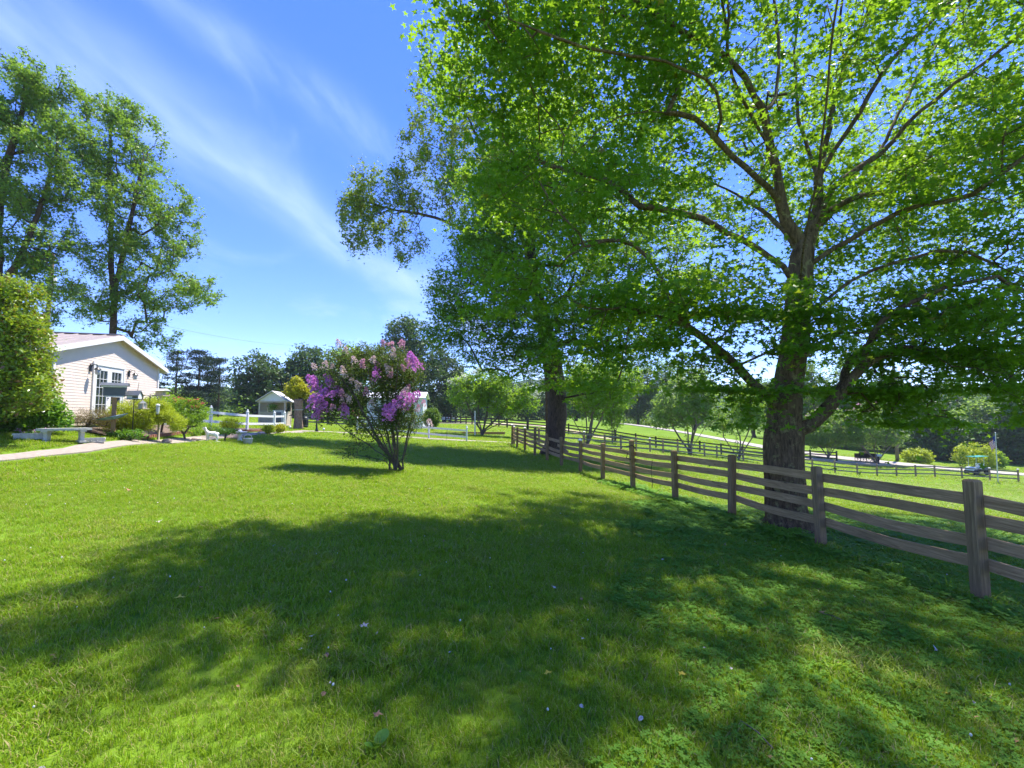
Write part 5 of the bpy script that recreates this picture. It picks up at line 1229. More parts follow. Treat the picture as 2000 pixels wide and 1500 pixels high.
shrub('cypress_shrub', 'spreading yellow-green threadleaf cypress in the flower bed', 'shrub', 275, 16.9, [(275, 812, 16.9, 1.05, .8, .62, 1), (325, 825, 16.9, .55, .6, .40, 1), (235, 822, 16.7, .65, .6, .45, 1), (300, 795, 17, .5, .5, .35, 1)], 1400, .085, 'lime', tmpl_needle(), per=20, cl=.13, tilt=.8, seed=24)
shrub('rose_bush', 'green rose bush topped with red and pink blooms', 'flowering shrub', 365, 19.2, [(362, 808, 19.2, .75, .7, .65, 1), (340, 795, 19.2, .5, .6, .5, 1), (385, 800, 19.2, .5, .5, .5, 1)], 620, .06, 'mid', flowers=('fl_red', 34, .07, .66), per=15, cl=.13, seed=25)
shrub('rose_bush', 'pink rose bush against the house corner behind the feeders', 'flowering shrub', 318, 19.5, [(320, 790, 19.5, .55, .5, .55, 1), (300, 796, 19.5, .4, .5, .45, 1)], 260, .06, 'mid', flowers=('fl_pink', 26, .07, .5), per=13, cl=.13, seed=26)
shrub('bedding_plant', 'low lime green perennial below the middle of the white garden fence', 'plant', 450, 23.5, [(450, 828, 23.5, .5, .4, .28, 1)], 130, .07, 'lime', per=12, cl=.12, seed=27)
shrub('bedding_plant', 'green leafy perennial behind the fawn statue', 'plant', 398, 22.2, [(400, 838, 22.2, .7, .5, .28, 1), (375, 842, 21, .4, .4, .2, 1)], 190, .07, 'mid', per=12, cl=.12, seed=28)
shrub('bedding_plant', 'pale green hosta left of the garden gate post', 'plant', 524, 27.8, [(524, 838, 27.8, .38, .35, .24, 1)], 100, .10, 'lime', per=9, cl=.12, seed=29)
shrub('bedding_plant', 'pale green hosta between the two end posts of the white garden fence', 'plant', 546, 29.2, [(546, 836, 29.2, .36, .35, .24, 1)], 100, .10, 'gold', per=9, cl=.12, seed=30)
shrub('bedding_plant', 'trailing green plant between the fawn statue and the bird bath', 'plant', 442, 21.4, [(442, 843, 21.4, .45, .3, .12, 1)], 90, .06, 'hyd', per=12, cl=.12, seed=31)
shrub('daylily_clump', 'arching green daylily clump at the foot of the feeder post', 'plant', 258, 15.4, [(258, 848, 15.4, .35, .2, .12, 1), (225, 850, 15.4, .3, .2, .12, 1)], 60, .22, 'hyd', tmpl_quad(.07), per=8, cl=.12, tilt=1.6, seed=32)
shrub('trumpet_vine', 'golden vine crowning the stripped log post', 'vine', 580, 34.9, [(580, 762, 34.9, .85, .7, .62, 1), (578, 745, 34.9, .4, .4, .35, 1), (608, 775, 34.9, .45, .4, .5, .8)], 420, .15, 'gold', per=12, cl=.2, rb=.06, seed=33, step=.3)
shrub('round_shrub', 'dark clipped oval shrub left of the parked pickup', 'shrub', 843, 50, [(843, 816, 50, .95, .9, 1.1, 1)], 420, .15, 'dark2', per=13, cl=.22, seed=34, step=.4)
shrub('orange_shrub', 'small orange flowering shrub behind the crepe myrtle', 'flowering shrub', 688, 44, [(688, 815, 44, .8, .7, .8, 1)], 200, .13, 'hyd', flowers=('fl_red', 24, .14, .3), per=9, cl=.2, seed=35, step=.4)

# trees between and behind the pasture fences
rel_tree('crepe_myrtle', 'white blossoming multi-stem crepe myrtle beyond the gap in the fences', 'flowering tree', 942, 45,
    [(915, 765, 45, 2.2, 2, 1.7, 1), (985, 775, 45, 2.4, 2, 1.9, 1), (955, 750, 45, 2.4, 2, 1.6, 1), (1030, 780, 45, 1.4, 1.3, 1.5, .8)], 520, 20, .20, tmpl_quad(), M['mid'], M['twig'], .18,
    stems=[[(938, 838, 45), (925, 820, 45), (915, 795, 45), (905, 770, 45)], [(945, 835, 45), (950, 815, 45), (955, 780, 45)], [(948, 838, 45), (968, 820, 45), (985, 800, 45), (1000, 775, 45)], [(940, 838, 45), (935, 815, 45), (935, 785, 45)], [(950, 840, 45), (975, 828, 45), (1000, 815, 45)]], cl=.45, seed=41, flare=None, r_tip=.012)
def blossom(label_tree, gpx, Z, spots, n, mat, s=.16, seed=1):
    pass
fl = [(882, 745), (895, 740), (910, 735), (925, 728), (935, 722), (890, 752), (1040, 758), (1052, 765), (1045, 772), (905, 748), (915, 742)]
_g = G(942, 45); _t = [o for o in bpy.data.objects if o.get('label', '').startswith('white blossoming')][0]
_C = cluster(np.array([tuple(P(x, y, 44.4) - _g) for x, y in fl]), 55, .42, .6); mobj('flowers', leaves_mesh('wfl', _C, .16, tmpl_quad(.45), M['fl_white'], 1.2), _t, kind='stuff')
def vase(label, gpx, Z, els, n, lm_, seed, flowers=None, spread=28, hpx=40, size=.2, rb=.12, base_py=None, name='crepe_myrtle'):
    b = G(gpx, Z); t_h = hpx * Z / 889
    w = spread * Z / 889
    st = [[tuple((b + Vector((w * f * .3, w * g * .2, t_h * .35)))), tuple((b + Vector((w * f * .7, w * g * .5, t_h * .7)))), tuple((b + Vector((w * f, w * g, t_h))))] for f, g in ((-1, .2), (-.5, -.6), (0, .3), (.5, .7), (1, -.2), (.2, -.8))]
    e2 = []
    for e in els:
        q = P(e[0], e[1], e[2] if e[2] else Z) - b; e2.append((q[0], q[1], q[2], *e[3:]))
    r = make_tree(name, label, 'flowering tree', b, e2, n, 18, size, tmpl_quad(), M[lm_], M['tan_bark'], rb, stems=[[tuple(Vector(q) - b) for q in s] for s in st], cl=.45, seed=seed, flare=None, r_tip=.012, gs=1.2)
    if flowers:
        fm, k = flowers; T = r[1]; T = T[T[:, 2] > np.quantile(T[:, 2], .6)]; T = T[rng.integers(0, len(T), k)] + (0, 0, .25)
        mobj('flowers', leaves_mesh('fl', cluster(T, 22, .30, .7), .17, tmpl_quad(.45), M[fm], 1.2), r[0], kind='stuff')
    return r
vase('bright green multi-stem tree close behind the second maple trunk', 1146, 41, [(1150, 760, 41, 2.9, 2.3, 2.6, 1), (1205, 745, 41, 2.3, 1.8, 2.6, 1), (1110, 790, 41, 1.4, 1.4, 1.2, 1)], 560, 'mid', 42, None, 30, 60, .2, .17)
vase('grey-green crepe myrtle with pale tips behind the pale cross fence', 1344, 50, [(1335, 790, 50, 3.3, 2.6, 2.8, 1), (1360, 755, 50, 2.8, 2.2, 2.4, 1), (1300, 815, 50, 1.8, 1.6, 1.4, 1), (1385, 810, 50, 1.6, 1.5, 1.5, .8)], 640, 'grey', 43, ('fl_white', 22), 30, 55, .2, .17)
vase('smaller crepe myrtle between the grey-green one and the big maple trunk', 1439, 52, [(1440, 810, 52, 2.6, 2.0, 2.2, 1), (1460, 785, 52, 2.2, 1.7, 2.0, 1), (1415, 830, 52, 1.2, 1.2, 1.0, 1)], 420, 'mid', 44, None, 26, 45, .2, .13)
vase('rounded crepe myrtle just right of the big maple trunk by the road', 1613, 64, [(1615, 835, 64, 2.9, 2.4, 2.9, 1), (1590, 850, 64, 1.7, 1.6, 1.9, 1)], 460, 'grey', 45, ('fl_pink', 12), 24, 40, .22, .14)
vase('broad crepe myrtle with pink tips beside the roadside utility pole', 1706, 62, [(1700, 830, 62, 3.4, 2.8, 3.0, 1), (1740, 840, 62, 2.1, 2.0, 2.4, 1), (1665, 840, 62, 1.9, 2.0, 2.2, 1)], 640, 'grey', 46, ('fl_pink', 34), 28, 40, .22, .2)
vase('thin young tree behind the second dark fence', 1195, 52, [(1195, 815, 52, 1.3, 1.2, 1.3, 1), (1205, 790, 52, 1.1, 1.1, 1.1, 1)], 190, 'mid', 47, None, 12, 40, .18, .08, name='young_tree')

# ---- tree line: every tree a thing of its own
def back_tree(label, gpx, Z, els, n, lm_='dark', seed=1, size=.46, per=16, rb=.35, name='oak_tree', cat='tree', cl=1.0, group=None, gap=-.35, bm2='bark2', tm=None, gs=2.2, shell=.45, tilt=.7):
    return rel_tree(name, label, cat, gpx, Z, els, int(n * 1.45), per, size, tm or tmpl_quad(.4), M[lm_], M[bm2], rb, cl=cl, r_tip=.03, step=1.2, gap=gap, gs=gs, seed=seed, shell=shell, fine=False, minr=.03, group=group, tilt=tilt)
def pine(label, gpx, Z, top_py, halfw, n=11, seed=1, low=795):
    b = G(gpx, Z); g = thing('pine_tree', label, 'tree', b, group='dark pines beyond the garden'); H = P(gpx, top_py, Z).z - b.z; rg = np.random.default_rng(seed); W = 1.22 * halfw * Z / 889
    sk = Skel(); sk.limb([(0, 0, -.2), (.05, 0, H * .5), (0, 0, H)], step=.8); tips = []
    for k in range(n * 3):
        u = .12 + .86 * (k + rg.uniform()) / (n * 3); r = W * (1.05 - .75 * (abs(u - .12) / .88) ** 1.3) * rg.uniform(.5, 1.1); a = rg.uniform(0, 6.28)
        end = np.array([r * math.cos(a), r * math.sin(a), u * H + r * .10 + rg.uniform(-.2, .3)])
        s = sk.nearest((0, 0, u * H - .1 * r)); ids = sk.limb([tuple(end * (.5, .5, 0) + (0, 0, end[2] - .05 * r)), tuple(end)], start=s, step=.6)
        pts = np.array([sk.p[i] for i in ids[1:]]); tips.append(pts)
    rad = sk.radii(.018, .15); mobj('trunk', sk.wood('pine', rad, M['bark2'], 0), g)
    T = np.concatenate(tips); T = np.concatenate([T, [[0, 0, H]] * 3])
    mobj('crown', leaves_mesh('pine_crown', cluster(T, 95, .80, .30), .40, tmpl_needle(), M['pine'], 1.0), g, kind='stuff')
pine('slim dark pine nearest the house roof edge', 342, 58, 688, 26, 10, 1); pine('tallest dark pine with layered boughs left of the garden gap', 386, 60, 688, 34, 14, 2); pine('narrow dark pine right of the tallest pine', 426, 62, 703, 22, 11, 3)
pine('sparse dark pine between the two larger pines', 404, 66, 700, 24, 10, 4)
back_tree('dark broad oak left of the potting shed', 505, 78, [(505, 735, 78, 4.2, 4, 4.5, 1), (485, 780, 78, 3.0, 3, 3.5, 1), (540, 760, 78, 3.5, 3, 3.5, 1), (470, 800, 78, 2.2, 2, 2, .8)], 420, 'dark', 51)
back_tree('dark oak with rounded top above the potting shed roof', 595, 82, [(600, 720, 82, 3.8, 4, 4.2, 1), (570, 745, 82, 3.2, 3, 4.5, 1), (625, 745, 82, 3, 3, 4.5, 1), (590, 790, 82, 5, 3, 3, .8)], 460, 'dark', 52)
back_tree('light green rounded tree behind the top of the crepe myrtle', 675, 92, [(675, 720, 92, 5.2, 5, 4.8, 1), (720, 715, 92, 4.2, 4, 4.2, 1), (650, 760, 92, 4, 4, 4, .8), (700, 770, 92, 5.5, 3, 4, .7)], 560, 'mid', 53, name='tulip_tree')
back_tree('tall dark tree standing highest above the crepe myrtle', 795, 88, [(795, 665, 88, 4.2, 4, 5.0, 1), (770, 690, 88, 3.0, 3, 3.2, 1), (830, 700, 88, 4, 4, 4.5, 1), (800, 760, 88, 5, 4, 5, .8)], 560, 'dark', 54)
back_tree('dark tree left of the second maple crown', 868, 96, [(865, 730, 96, 4.8, 4, 5, 1), (850, 780, 96, 4.5, 4, 4, 1), (895, 770, 96, 4, 4, 5, .8)], 480, 'dark', 55)
for i, (px, Z, tp, w, lab) in enumerate(((925, 112, 735, 30, 'dark evergreen behind the white blossoms'), (975, 118, 728, 34, 'dark evergreen in the gap between the fences'), (1030, 116, 740, 36, 'dark evergreen left of the shaggy trunk'), (1075, 120, 730, 34, 'dark evergreen directly behind the shaggy trunk'))):
    cy = (tp + 815) / 2; h = (815 - tp) / 2 * Z / 889; back_tree(lab, px, Z, [(px, cy, Z, w * Z / 889, 4, h, 1), (px + 8, cy + 25, Z, w * Z / 889, 4, h * .7, .8)], 260, 'dark', 56 + i, name='evergreen_tree')
for i, (px, Z, tp, w, m_, lab) in enumerate(((1125, 125, 690, 34, 'dark2', 'olive green tree far behind the second maple'), (1185, 128, 700, 38, 'dark2', 'broad olive tree at the meadow edge'), (1245, 126, 690, 36, 'dark2', 'rounded olive tree at the far end of the sandy track'), (1300, 122, 700, 34, 'grey', 'grey-green tree behind the far meadow'), (1355, 124, 715, 34, 'dark2', 'dull green tree on the far meadow edge above the crepe myrtles'), (1470, 112, 740, 36, 'mid', 'fresh green tree beyond the road left of the big maple'), (1520, 104, 735, 36, 'dark2', 'green tree hidden behind the big maple trunk'))):
    cy = (tp + 822) / 2; h = (822 - tp) / 2 * Z / 889; back_tree(lab, px, Z, [(px, cy, Z, w * Z / 889, 5, h, 1), (px - 10, cy + 22, Z, w * Z / 889 * .8, 4, h * .7, .8), (px + 14, cy + 10, Z, w * Z / 889 * .7, 4, h * .8, .8)], 480, m_, 70 + i)
for i, (px, Z, tp, bp, w, m_, nm, lab) in enumerate(((1590, 100, 700, 870, 42, 'dark2', 'oak_tree', 'large olive tree across the road behind the forked limb'), (1665, 98, 690, 880, 44, 'grey', 'oak_tree', 'tall grey-green tree across the road left of the utility pole'), (1745, 96, 720, 885, 42, 'dark2', 'oak_tree', 'olive tree behind the roadside utility pole'),
        (1828, 84, 775, 905, 36, 'dark', 'cedar_tree', 'dark blue-green cedar beyond the gravel road'), (1905, 88, 775, 900, 36, 'grey', 'willow_tree', 'silvery green tree left of the flagpole'), (1975, 82, 770, 915, 34, 'dark', 'cedar_tree', 'dark cedar right of the flagpole'), (2050, 84, 760, 915, 40, 'dark', 'cedar_tree', 'dark cedar at the right edge of the view'), (1870, 104, 720, 890, 44, 'dark2', 'oak_tree', 'high olive tree behind the silvery tree'), (1960, 104, 710, 890, 46, 'dark2', 'oak_tree', 'high olive tree behind the right cedar'), (1560, 120, 690, 850, 40, 'dark2', 'oak_tree', 'distant olive tree above the big maple fork'), (2060, 104, 700, 890, 46, 'dark2', 'oak_tree', 'high olive tree beyond the right edge cedar'))):
    cy = (tp + bp) / 2; h = (bp - tp) / 2 * Z / 889; back_tree(lab, px, Z, [(px, cy, Z, w * Z / 889, 4, h, 1), (px - 10, cy + 25, Z, w * Z / 889 * .9, 4, h * .7, .8), (px + 8, cy + 40, Z, w * Z / 889 * .95, 4, h * .55, .8)], 430, m_, 90 + i, name=nm)
for i, (px, Z, py, w, h, m_, lab) in enumerate(((1790, 70, 893, 2.2, 1.3, 'lime', 'low bright green bush left of the dark cedar'), (1905, 68, 893, 3.0, 2.2, 'lime', 'yellow-green bush behind the utility cart'), (1935, 72, 898, 2.0, 1.6, 'mid', 'green bush beside the flagpole base across the road'), (1650, 92, 868, 3.0, 1.4, 'mid', 'low green bush beyond the road by the brown wagon'), (1590, 96, 858, 3.0, 1.6, 'mid', 'low green bush behind the rounded crepe myrtle'))):
    shrub('roadside_bush', lab, 'shrub', px, Z, [(px, py, Z, w, 1.5, h, 1)], 260, .26, m_, tmpl_quad(.4), per=11, cl=.4, seed=110 + i, step=.8, r_tip=.02, gs=1)
# low unbroken undergrowth along the far wood edge: nobody could count it
rg_ = np.random.default_rng(77); n = 2600
xs = rg_.uniform(-95, 140, n); ys = 128 + rg_.uniform(0, 26, n) + .0 * xs; zs = gz(xs, ys)
Tu = np.stack([xs, ys, zs + rg_.uniform(.2, 1, n) ** .7 * (5.5 + 2.0 * np.sin(xs / 9) + 1.3 * np.sin(xs / 3.7))], 1)
o = mobj('far_woodland', leaves_mesh('far_wood', cluster(Tu, 16, 1.6, .6), .75, tmpl_quad(.4), M['dark2'], .8), kind='stuff'); o['label'] = 'low dense woodland along the far edge of the fields'; o['category'] = 'woodland'
xs = rg_.uniform(62, 130, 900); ys = rg_.uniform(92, 118, 900); zs = gz(xs, ys)
Tu = np.stack([xs, ys, zs + rg_.uniform(.1, 1, 900) * 6.5], 1)
o = mobj('far_woodland', leaves_mesh('far_wood', cluster(Tu, 16, 1.4, .6), .6, tmpl_quad(.4), M['dark2'], .8), kind='stuff'); o['label'] = 'thicket behind the trees across the gravel road'; o['category'] = 'woodland'
# hedge bank left behind the house
xs = rg_.uniform(-75, -42, 700); ys = rg_.uniform(60, 90, 700); zs = gz(xs, ys); Tu = np.stack([xs, ys, zs + rg_.uniform(.1, 1, 700) * 4.0], 1)
o = mobj('far_woodland', leaves_mesh('far_wood', cluster(Tu, 14, 1.2, .6), .5, tmpl_quad(.4), M['dark2'], .8), kind='stuff'); o['label'] = 'low thicket beyond the house and pines'; o['category'] = 'woodland'

# ================================================================== GRASS, CLOVER, LITTER
def tuft_mesh(name, nb, h, w, spread, seed, mat, lean=.5):
    rg = np.random.default_rng(seed); V = []; Fs = []
    for i in range(nb):
        a = rg.uniform(0, 6.28); r = spread * rg.uniform(0, 1) ** .5; bx, by = r * math.cos(a), r * math.sin(a); hh = h * rg.uniform(.5, 1.15)
        d = rg.uniform(0, 6.28); l = lean * rg.uniform(.2, 1.5) * hh; dx, dy = math.cos(d), math.sin(d); sx, sy = -dy * w / 2, dx * w / 2; k = len(V)
        V += [(bx - sx, by - sy, -.01), (bx + sx, by + sy, -.01), (bx + dx * l * .35 + sx * .85, by + dy * l * .35 + sy * .85, hh * .6), (bx + dx * l * .35 - sx * .85, by + dy * l * .35 - sy * .85, hh * .6), (bx + dx * l, by + dy * l, hh * (1 - .25 * lean * rg.uniform(0, 1)))]
        Fs += [(k, k + 1, k + 2), (k, k + 2, k + 3), (k + 3, k + 2, k + 4)]
    return mesh_np(name, np.array(V), np.array(Fs), mat)
def clover_mesh(name, n, spread, s, seed, mat):
    rg = np.random.default_rng(seed); V = []; Fs = []
    for i in range(n):
        a = rg.uniform(0, 6.28); r = spread * rg.uniform(0, 1) ** .5; c = Vector((r * math.cos(a), r * math.sin(a), rg.uniform(.02, .055))); rot = rg.uniform(0, 6.28); tl = rg.uniform(-.4, .4, 2)
        for k in range(3):
            b = rot + k * 2.094; u = Vector((math.cos(b), math.sin(b), tl[0] * math.cos(b) + tl[1] * math.sin(b) + .12)); v = Vector((-math.sin(b), math.cos(b), -tl[0] * math.sin(b) + tl[1] * math.cos(b))); q = len(V)
            for (x, y) in ((0, 0), (.5, -.42), (1, -.3), (1.0, .3), (.5, .42)): V.append(tuple(c + (u * x + v * y) * s))
            Fs.append((q, q + 1, q + 2, q + 3, q + 4))
    return mesh_np(name, np.array(V), np.array(Fs), mat)
def proto(me):
    o = bpy.data.objects.new(me.name, me); return o
def scatter(name, label, pts, scales, meshes, seed=0, sz=1.0, cat=None):
    """one object that spreads small plants over the land with geometry nodes"""
    me = bpy.data.meshes.new(name); me.vertices.add(len(pts)); me.vertices.foreach_set('co', np.ascontiguousarray(pts, np.float32).ravel())
    at = me.attributes.new('s', 'FLOAT', 'POINT'); at.data.foreach_set('value', np.ascontiguousarray(scales, np.float32))
    me.materials.append(M['grass'])
    o = mobj(name, me, kind='stuff'); o['label'] = label
    if cat: o['category'] = cat
    c = bpy.data.collections.new(name + '_kinds')
    for m_ in meshes: c.objects.link(proto(m_))
    ng = bpy.data.node_groups.new(name, 'GeometryNodeTree'); ng.interface.new_socket('Geometry', in_out='INPUT', socket_type='NodeSocketGeometry'); ng.interface.new_socket('Geometry', in_out='OUTPUT', socket_type='NodeSocketGeometry')
    N = ng.nodes; Lk = ng.links; gi = N.new('NodeGroupInput'); go = N.new('NodeGroupOutput'); m2p = N.new('GeometryNodeMeshToPoints'); Lk.new(gi.outputs[0], m2p.inputs['Mesh'])
    iop = N.new('GeometryNodeInstanceOnPoints'); Lk.new(m2p.outputs[0], iop.inputs['Points']); ci = N.new('GeometryNodeCollectionInfo'); ci.inputs['Collection'].default_value = c; ci.inputs['Separate Children'].default_value = True; ci.inputs['Reset Children'].default_value = True
    Lk.new(ci.outputs[0], iop.inputs['Instance']); iop.inputs['Pick Instance'].default_value = True
    ri = N.new('FunctionNodeRandomValue'); ri.data_type = 'INT'; ri.inputs[4].default_value = 0; ri.inputs[5].default_value = len(meshes) - 1; ri.inputs['Seed'].default_value = seed; Lk.new(ri.outputs[2], iop.inputs['Instance Index'])
    rr = N.new('FunctionNodeRandomValue'); rr.data_type = 'FLOAT_VECTOR'; rr.inputs[0].default_value = (-.12, -.12, 0); rr.inputs[1].default_value = (.12, .12, 6.28); rr.inputs['Seed'].default_value = seed + 5; Lk.new(rr.outputs[0], iop.inputs['Rotation'])
    na = N.new('GeometryNodeInputNamedAttribute'); na.data_type = 'FLOAT'; na.inputs[0].default_value = 's'
    cx = N.new('ShaderNodeCombineXYZ'); mm = N.new('ShaderNodeMath'); mm.operation = 'POWER'; mm.inputs[1].default_value = sz; Lk.new(na.outputs[0], mm.inputs[0])
    Lk.new(na.outputs[0], cx.inputs[0]); Lk.new(na.outputs[0], cx.inputs[1]); Lk.new(mm.outputs[0], cx.inputs[2]); Lk.new(cx.outputs[0], iop.inputs['Scale']); Lk.new(iop.outputs[0], go.inputs[0])
    md = o.modifiers.new('scatter', 'NODES'); md.node_group = ng; return o
def seg_dist(x, y, pts):
    d = np.full(len(x), 1e9)
    for a, b in zip(pts[:-1], pts[1:]):
        ax_, ay = a; bx, by = b; L2 = (bx - ax_) ** 2 + (by - ay) ** 2; t_ = np.clip(((x - ax_) * (bx - ax_) + (y - ay) * (by - ay)) / L2, 0, 1); d = np.minimum(d, np.hypot(x - ax_ - t_ * (bx - ax_), y - ay - t_ * (by - ay)))
    return d
bedM = [((a[0] + b[0]) / 2, (a[1] + b[1]) / 2) for a, b in zip(bedL, bedR)]
def free(x, y):
    m_ = (seg_dist(x, y, PATH) > .50 + .40 * (y > 34.2)) & (seg_dist(x, y, ROADP) > 2.8) & (seg_dist(x, y, bedM) > .85)
    m_ &= ~((x < -15.0 - .26 * (y - 14.8) + .15) & (y > 12) & (y < 22))
    m_ &= np.hypot(x - mb.x, y - mb.y) > rng.uniform(.55, 1.05, len(x))
    return m_
def band(z0, z1, n, fac=1.2, pad=1.8):
    zz_ = np.sqrt(rng.uniform(z0 ** 2, z1 ** 2, n)); xx = rng.uniform(-1, 1, n) * (fac * zz_ + pad); m_ = free(xx, zz_); return xx[m_], zz_[m_]
tufts = [tuft_mesh('grass_tuft', 16, .060, .0050, .055, 100 + i, M['grass'], .75) for i in range(5)] + [tuft_mesh('grass_tuft', 9, .085, .0058, .04, 120, M['grass'], 1.0)]
X = []; Y = []; S = []
for z0, z1, n, s in ((.7, 3.2, 13000, .85), (3.2, 5.5, 17000, 1.0), (5.5, 9, 22000, 1.35), (9, 15, 30000, 1.9), (15, 26, 30000, 3.0), (26, 45, 26000, 4.6), (45, 75, 15000, 7)):
    x, y = band(z0, z1, n); kb = (vnoise(np.stack([x, y, x * 0], 1), .31, 11) * .6 + vnoise(np.stack([x, y, x * 0], 1), 1.3, 4) * .5 < .74) | (rng.uniform(0, 1, len(x)) < .6); kb |= y < 7; x, y = x[kb], y[kb]; X.append(x); Y.append(y)
    pn = .62 + .75 * (vnoise(np.stack([x, y, x * 0], 1), .42, 3) * .5 + .5) ** 1.5 + .25 * vnoise(np.stack([x, y, x * 0], 1), 2.3, 5); S.append(s * pn * rng.uniform(.75, 1.25, len(x)))
X = np.concatenate(X); Y = np.concatenate(Y); S = np.concatenate(S)
scatter('lawn_grass', 'mown green grass covering the lawn and pasture', np.stack([X, Y, gz(X, Y)], 1), S, tufts, 1, sz=.45, cat='grass')
# longer unmown grass at the feet of the fence posts and boards
k = rng.integers(0, 8, 900); u = rng.uniform(0, 1, 900) ; fa = np.array(FP)[k]; fb = np.array(FP)[k + 1]; q_ = fa + (fb - fa) * u[:, None] + rng.normal(0, .09, (900, 2)); pk = rng.uniform(0, 1, 900) < .35; q_[pk] = (fa + rng.normal(0, .10, (900, 2)))[pk]
scatter('fence_grass', 'longer unmown grass along the foot of the weathered fence', np.stack([q_[:, 0], q_[:, 1], gz(q_[:, 0], q_[:, 1])], 1), rng.uniform(.9, 2.4, 900), tufts, 3, sz=1.1, cat='grass')
# clover and ivy-like weeds, thick near the fence at lower right
x, y = band(.9, 16, 42000); pv = vnoise(np.stack([x, y, x * 0], 1), .8, 9) * .5 + vnoise(np.stack([x, y, x * 0], 1), 2.6, 2) * .5
near = np.exp(-((x / y - .75) / .55) ** 2) * (y < 12)
keep = (pv * .55 + near * 1.1 > .50) | ((seg_dist(x, y, FP) < .55) & (rng.uniform(0, 1, len(x)) < .9)); x, y = x[keep], y[keep]
cl_ = [clover_mesh('clover', 13, .075, .017, 200 + i, M['clover']) for i in range(4)]
fd = seg_dist(x, y, FP); S = np.where(y < 4, .85, np.where(y < 8, 1.05, 1.5)) * rng.uniform(.8, 1.3, len(x)) * np.where(fd < .5, 1.6, 1)
scatter('clover_patch', 'clover and low weeds thickest along the weathered fence', np.stack([x, y, gz(x, y) + .005], 1), S, cl_, 4, sz=.9, cat='clover')
# white clover heads
x, y = band(1.2, 14, 330); fm_ = MB().lathe([(.002, 0), (.007, .003), (.009, .010), (.006, .017), (.001, .019)], n=6).mesh('clover_head', M['fl_white'])
scatter('clover_flowers', 'scattered tiny white clover heads in the lawn', np.stack([x, y, gz(x, y) + .045], 1), rng.uniform(.5, 1.0, len(x)), [fm_], 6, cat='clover flowers')
# small dry leaf bits too many to count
x, y = band(1.5, 22, 800); bm3 = leaves_mesh('litter', np.zeros((1, 3)), .055, tmpl_oval(), M['bleaf'], .3); bm4 = leaves_mesh('litter', np.zeros((1, 3)), .05, tmpl_oval(), M['pleaf'], .5)
scatter('leaf_litter', 'tiny dry leaf fragments strewn through the grass', np.stack([x, y, gz(x, y) + .04], 1), rng.uniform(.4, 1.0, len(x)), [bm3, bm4], 8, cat='leaf litter')
def hit(px, py):
    lo, hi = .8, 60
    for _ in range(40):
        m_ = (lo + hi) / 2; q = P(px, py, m_)
        if q.z > gz1(q.x, q.y): lo = m_
        else: hi = m_
    q = P(px, py, lo); q.z = gz1(q.x, q.y); return q
def fallen(px, py, mat, size, label, curl=.3, stretch=1.0, up=.05):
    q = hit(px, py); tv, tf = tmpl_maple(); V = []
    for v in tv: V.append((v[0] * stretch, v[1], v[2] * curl * 2 + curl * .8 * (v[1] - .1) ** 2))
    o = MB().add([Vector(v) * size for v in V] + [Vector((0, -.5, .02)) * size, Vector((.02, -.5, .02)) * size, Vector((.015, -.05, .03)) * size], [tuple(range(10)), (10, 11, 12)]).build('fallen_leaf', M[mat], None, q + Vector((0, 0, up)))
    o.rotation_euler = (random.uniform(-.25, .45), random.uniform(-.3, .3), random.uniform(0, 6.28)); tag(o, label, 'leaf', 'fallen leaves on the lawn')
fallen(713, 1230, 'pleaf', .085, 'large pale pinkish fallen leaf on the shaded lawn left of centre', .4)
fallen(605, 1255, 'pleaf', .06, 'narrow pale fallen leaf left of the large pale one', .3, .5)
fallen(735, 1408, 'bleaf', .08, 'curled pale brown fallen leaf near the bottom of the lawn', .9, .8)
fallen(1140, 1258, 'pleaf', .05, 'small greyish upright fallen leaf in the middle of the lawn', .8, .5)
fallen(1071, 1329, 'yleaf', .07, 'small yellow fallen leaf just below the middle of the lawn')
fallen(1330, 1326, 'yleaf', .085, 'yellow fallen leaf right of the small yellow one', .5, .7)
fallen(350, 1178, 'yleaf', .10, 'dull yellow fallen leaf at the shade edge on the left')
fallen(255, 963, 'bleaf', .13, 'reddish brown fallen leaf farthest left on the sunny lawn', .5)
fallen(307, 1024, 'pleaf', .10, 'whitish fallen leaf on the sunny left lawn', .8, .7)
fallen(1852, 1367, 'yleaf', .07, 'upright yellow fallen leaf among the clover at lower right', .9, .6)
fallen(1832, 1281, 'pleaf', .07, 'pale tan fallen leaf standing in the clover near the fence post', .9, .5)
fallen(1600, 1203, 'bleaf', .10, 'brown fallen leaf on bare ground left of the nearest fence post', .4)
fallen(1415, 1070, 'pleaf', .10, 'pale fallen leaf near the foot of the big maple', .5, .8)
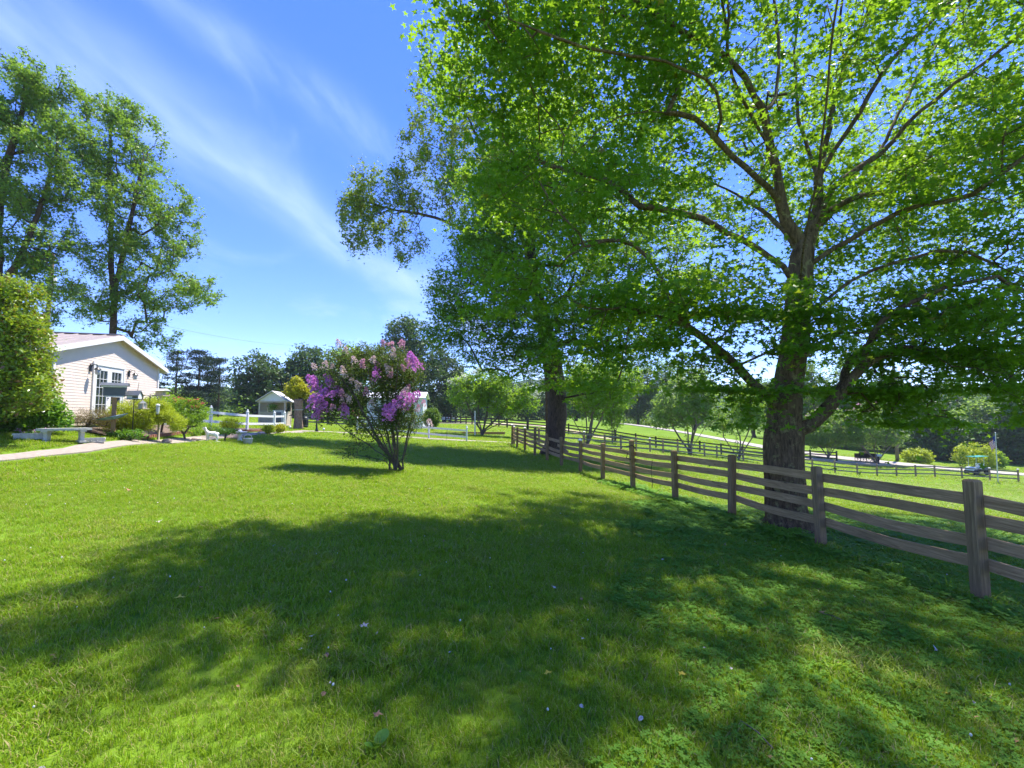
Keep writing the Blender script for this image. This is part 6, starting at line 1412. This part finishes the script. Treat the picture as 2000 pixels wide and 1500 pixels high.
fallen(1085, 1156, 'pleaf', .07, 'small white fallen leaf on the mid lawn', .4, .6)
fallen(1398, 1179, 'bleaf', .09, 'brown fallen leaf in shade between maple and camera', .5)
fallen(868, 1064, 'bleaf', .10, 'orange brown fallen leaf beside the bright sun patch', .4)
fallen(925, 1097, 'yleaf', .07, 'yellowish fallen leaf below the bright sun patch', .3)
fallen(1250, 1052, 'pleaf', .10, 'pale fallen leaf on the shaded lawn before the fence', .5)
def twig(px, py, L_, ang, label):
    q = hit(px, py); t = Vector((math.cos(ang), math.sin(ang), .05))
    tag(MB().tube([(0, 0, 0), tuple(t * L_ * .5 + Vector((.01, 0, .01))), tuple(t * L_)], [.004, .0035, .002], 5).build('fallen_twig', M['tan_bark'], None, q + Vector((0, 0, .05))), label, 'twig', 'fallen twigs')
twig(1510, 1480, .22, 1.9, 'pale fallen twig at the bottom edge of the lawn'); twig(1645, 1222, .16, 2.2, 'short pale fallen twig beside the brown leaf')
q = hit(733, 1470); t = thing('plantain_weed', 'round pale green broadleaf weed at the bottom of the lawn', 'weed', q)
for k, (a, s) in enumerate(((1.2, 1.0), (3.6, .6), (5.2, .5))):
    V = [(0, 0, .01)] + [(.045 * s * math.cos(b) + .05 * s, .038 * s * math.sin(b), .05 + .012 * math.cos(b)) for b in [2 * math.pi * i / 10 for i in range(10)]]
    MB().add(V, [(0, 1 + i, 1 + (i + 1) % 10) for i in range(10)]).build('leaf', M['hyd'], t).rotation_euler = (0, 0, a)

# ================================================================== HAZE
hb = MB().box((0, 0, 12), (3200, 3200, 136)).mesh('haze')
hm = bpy.data.materials.new('haze_air'); hm.use_nodes = True; hn = hm.node_tree.nodes; hn.clear(); ho = hn.new('ShaderNodeOutputMaterial'); hv = hn.new('ShaderNodeVolumePrincipled')
hv.inputs['Color'].default_value = (.85, .92, 1, 1); hv.inputs['Density'].default_value = .00025; hm.node_tree.links.new(hv.outputs[0], ho.inputs['Volume']); hb.materials.append(hm)
o = mobj('haze', hb, kind='stuff'); o['label'] = 'thin summer haze filling the air over the farm'
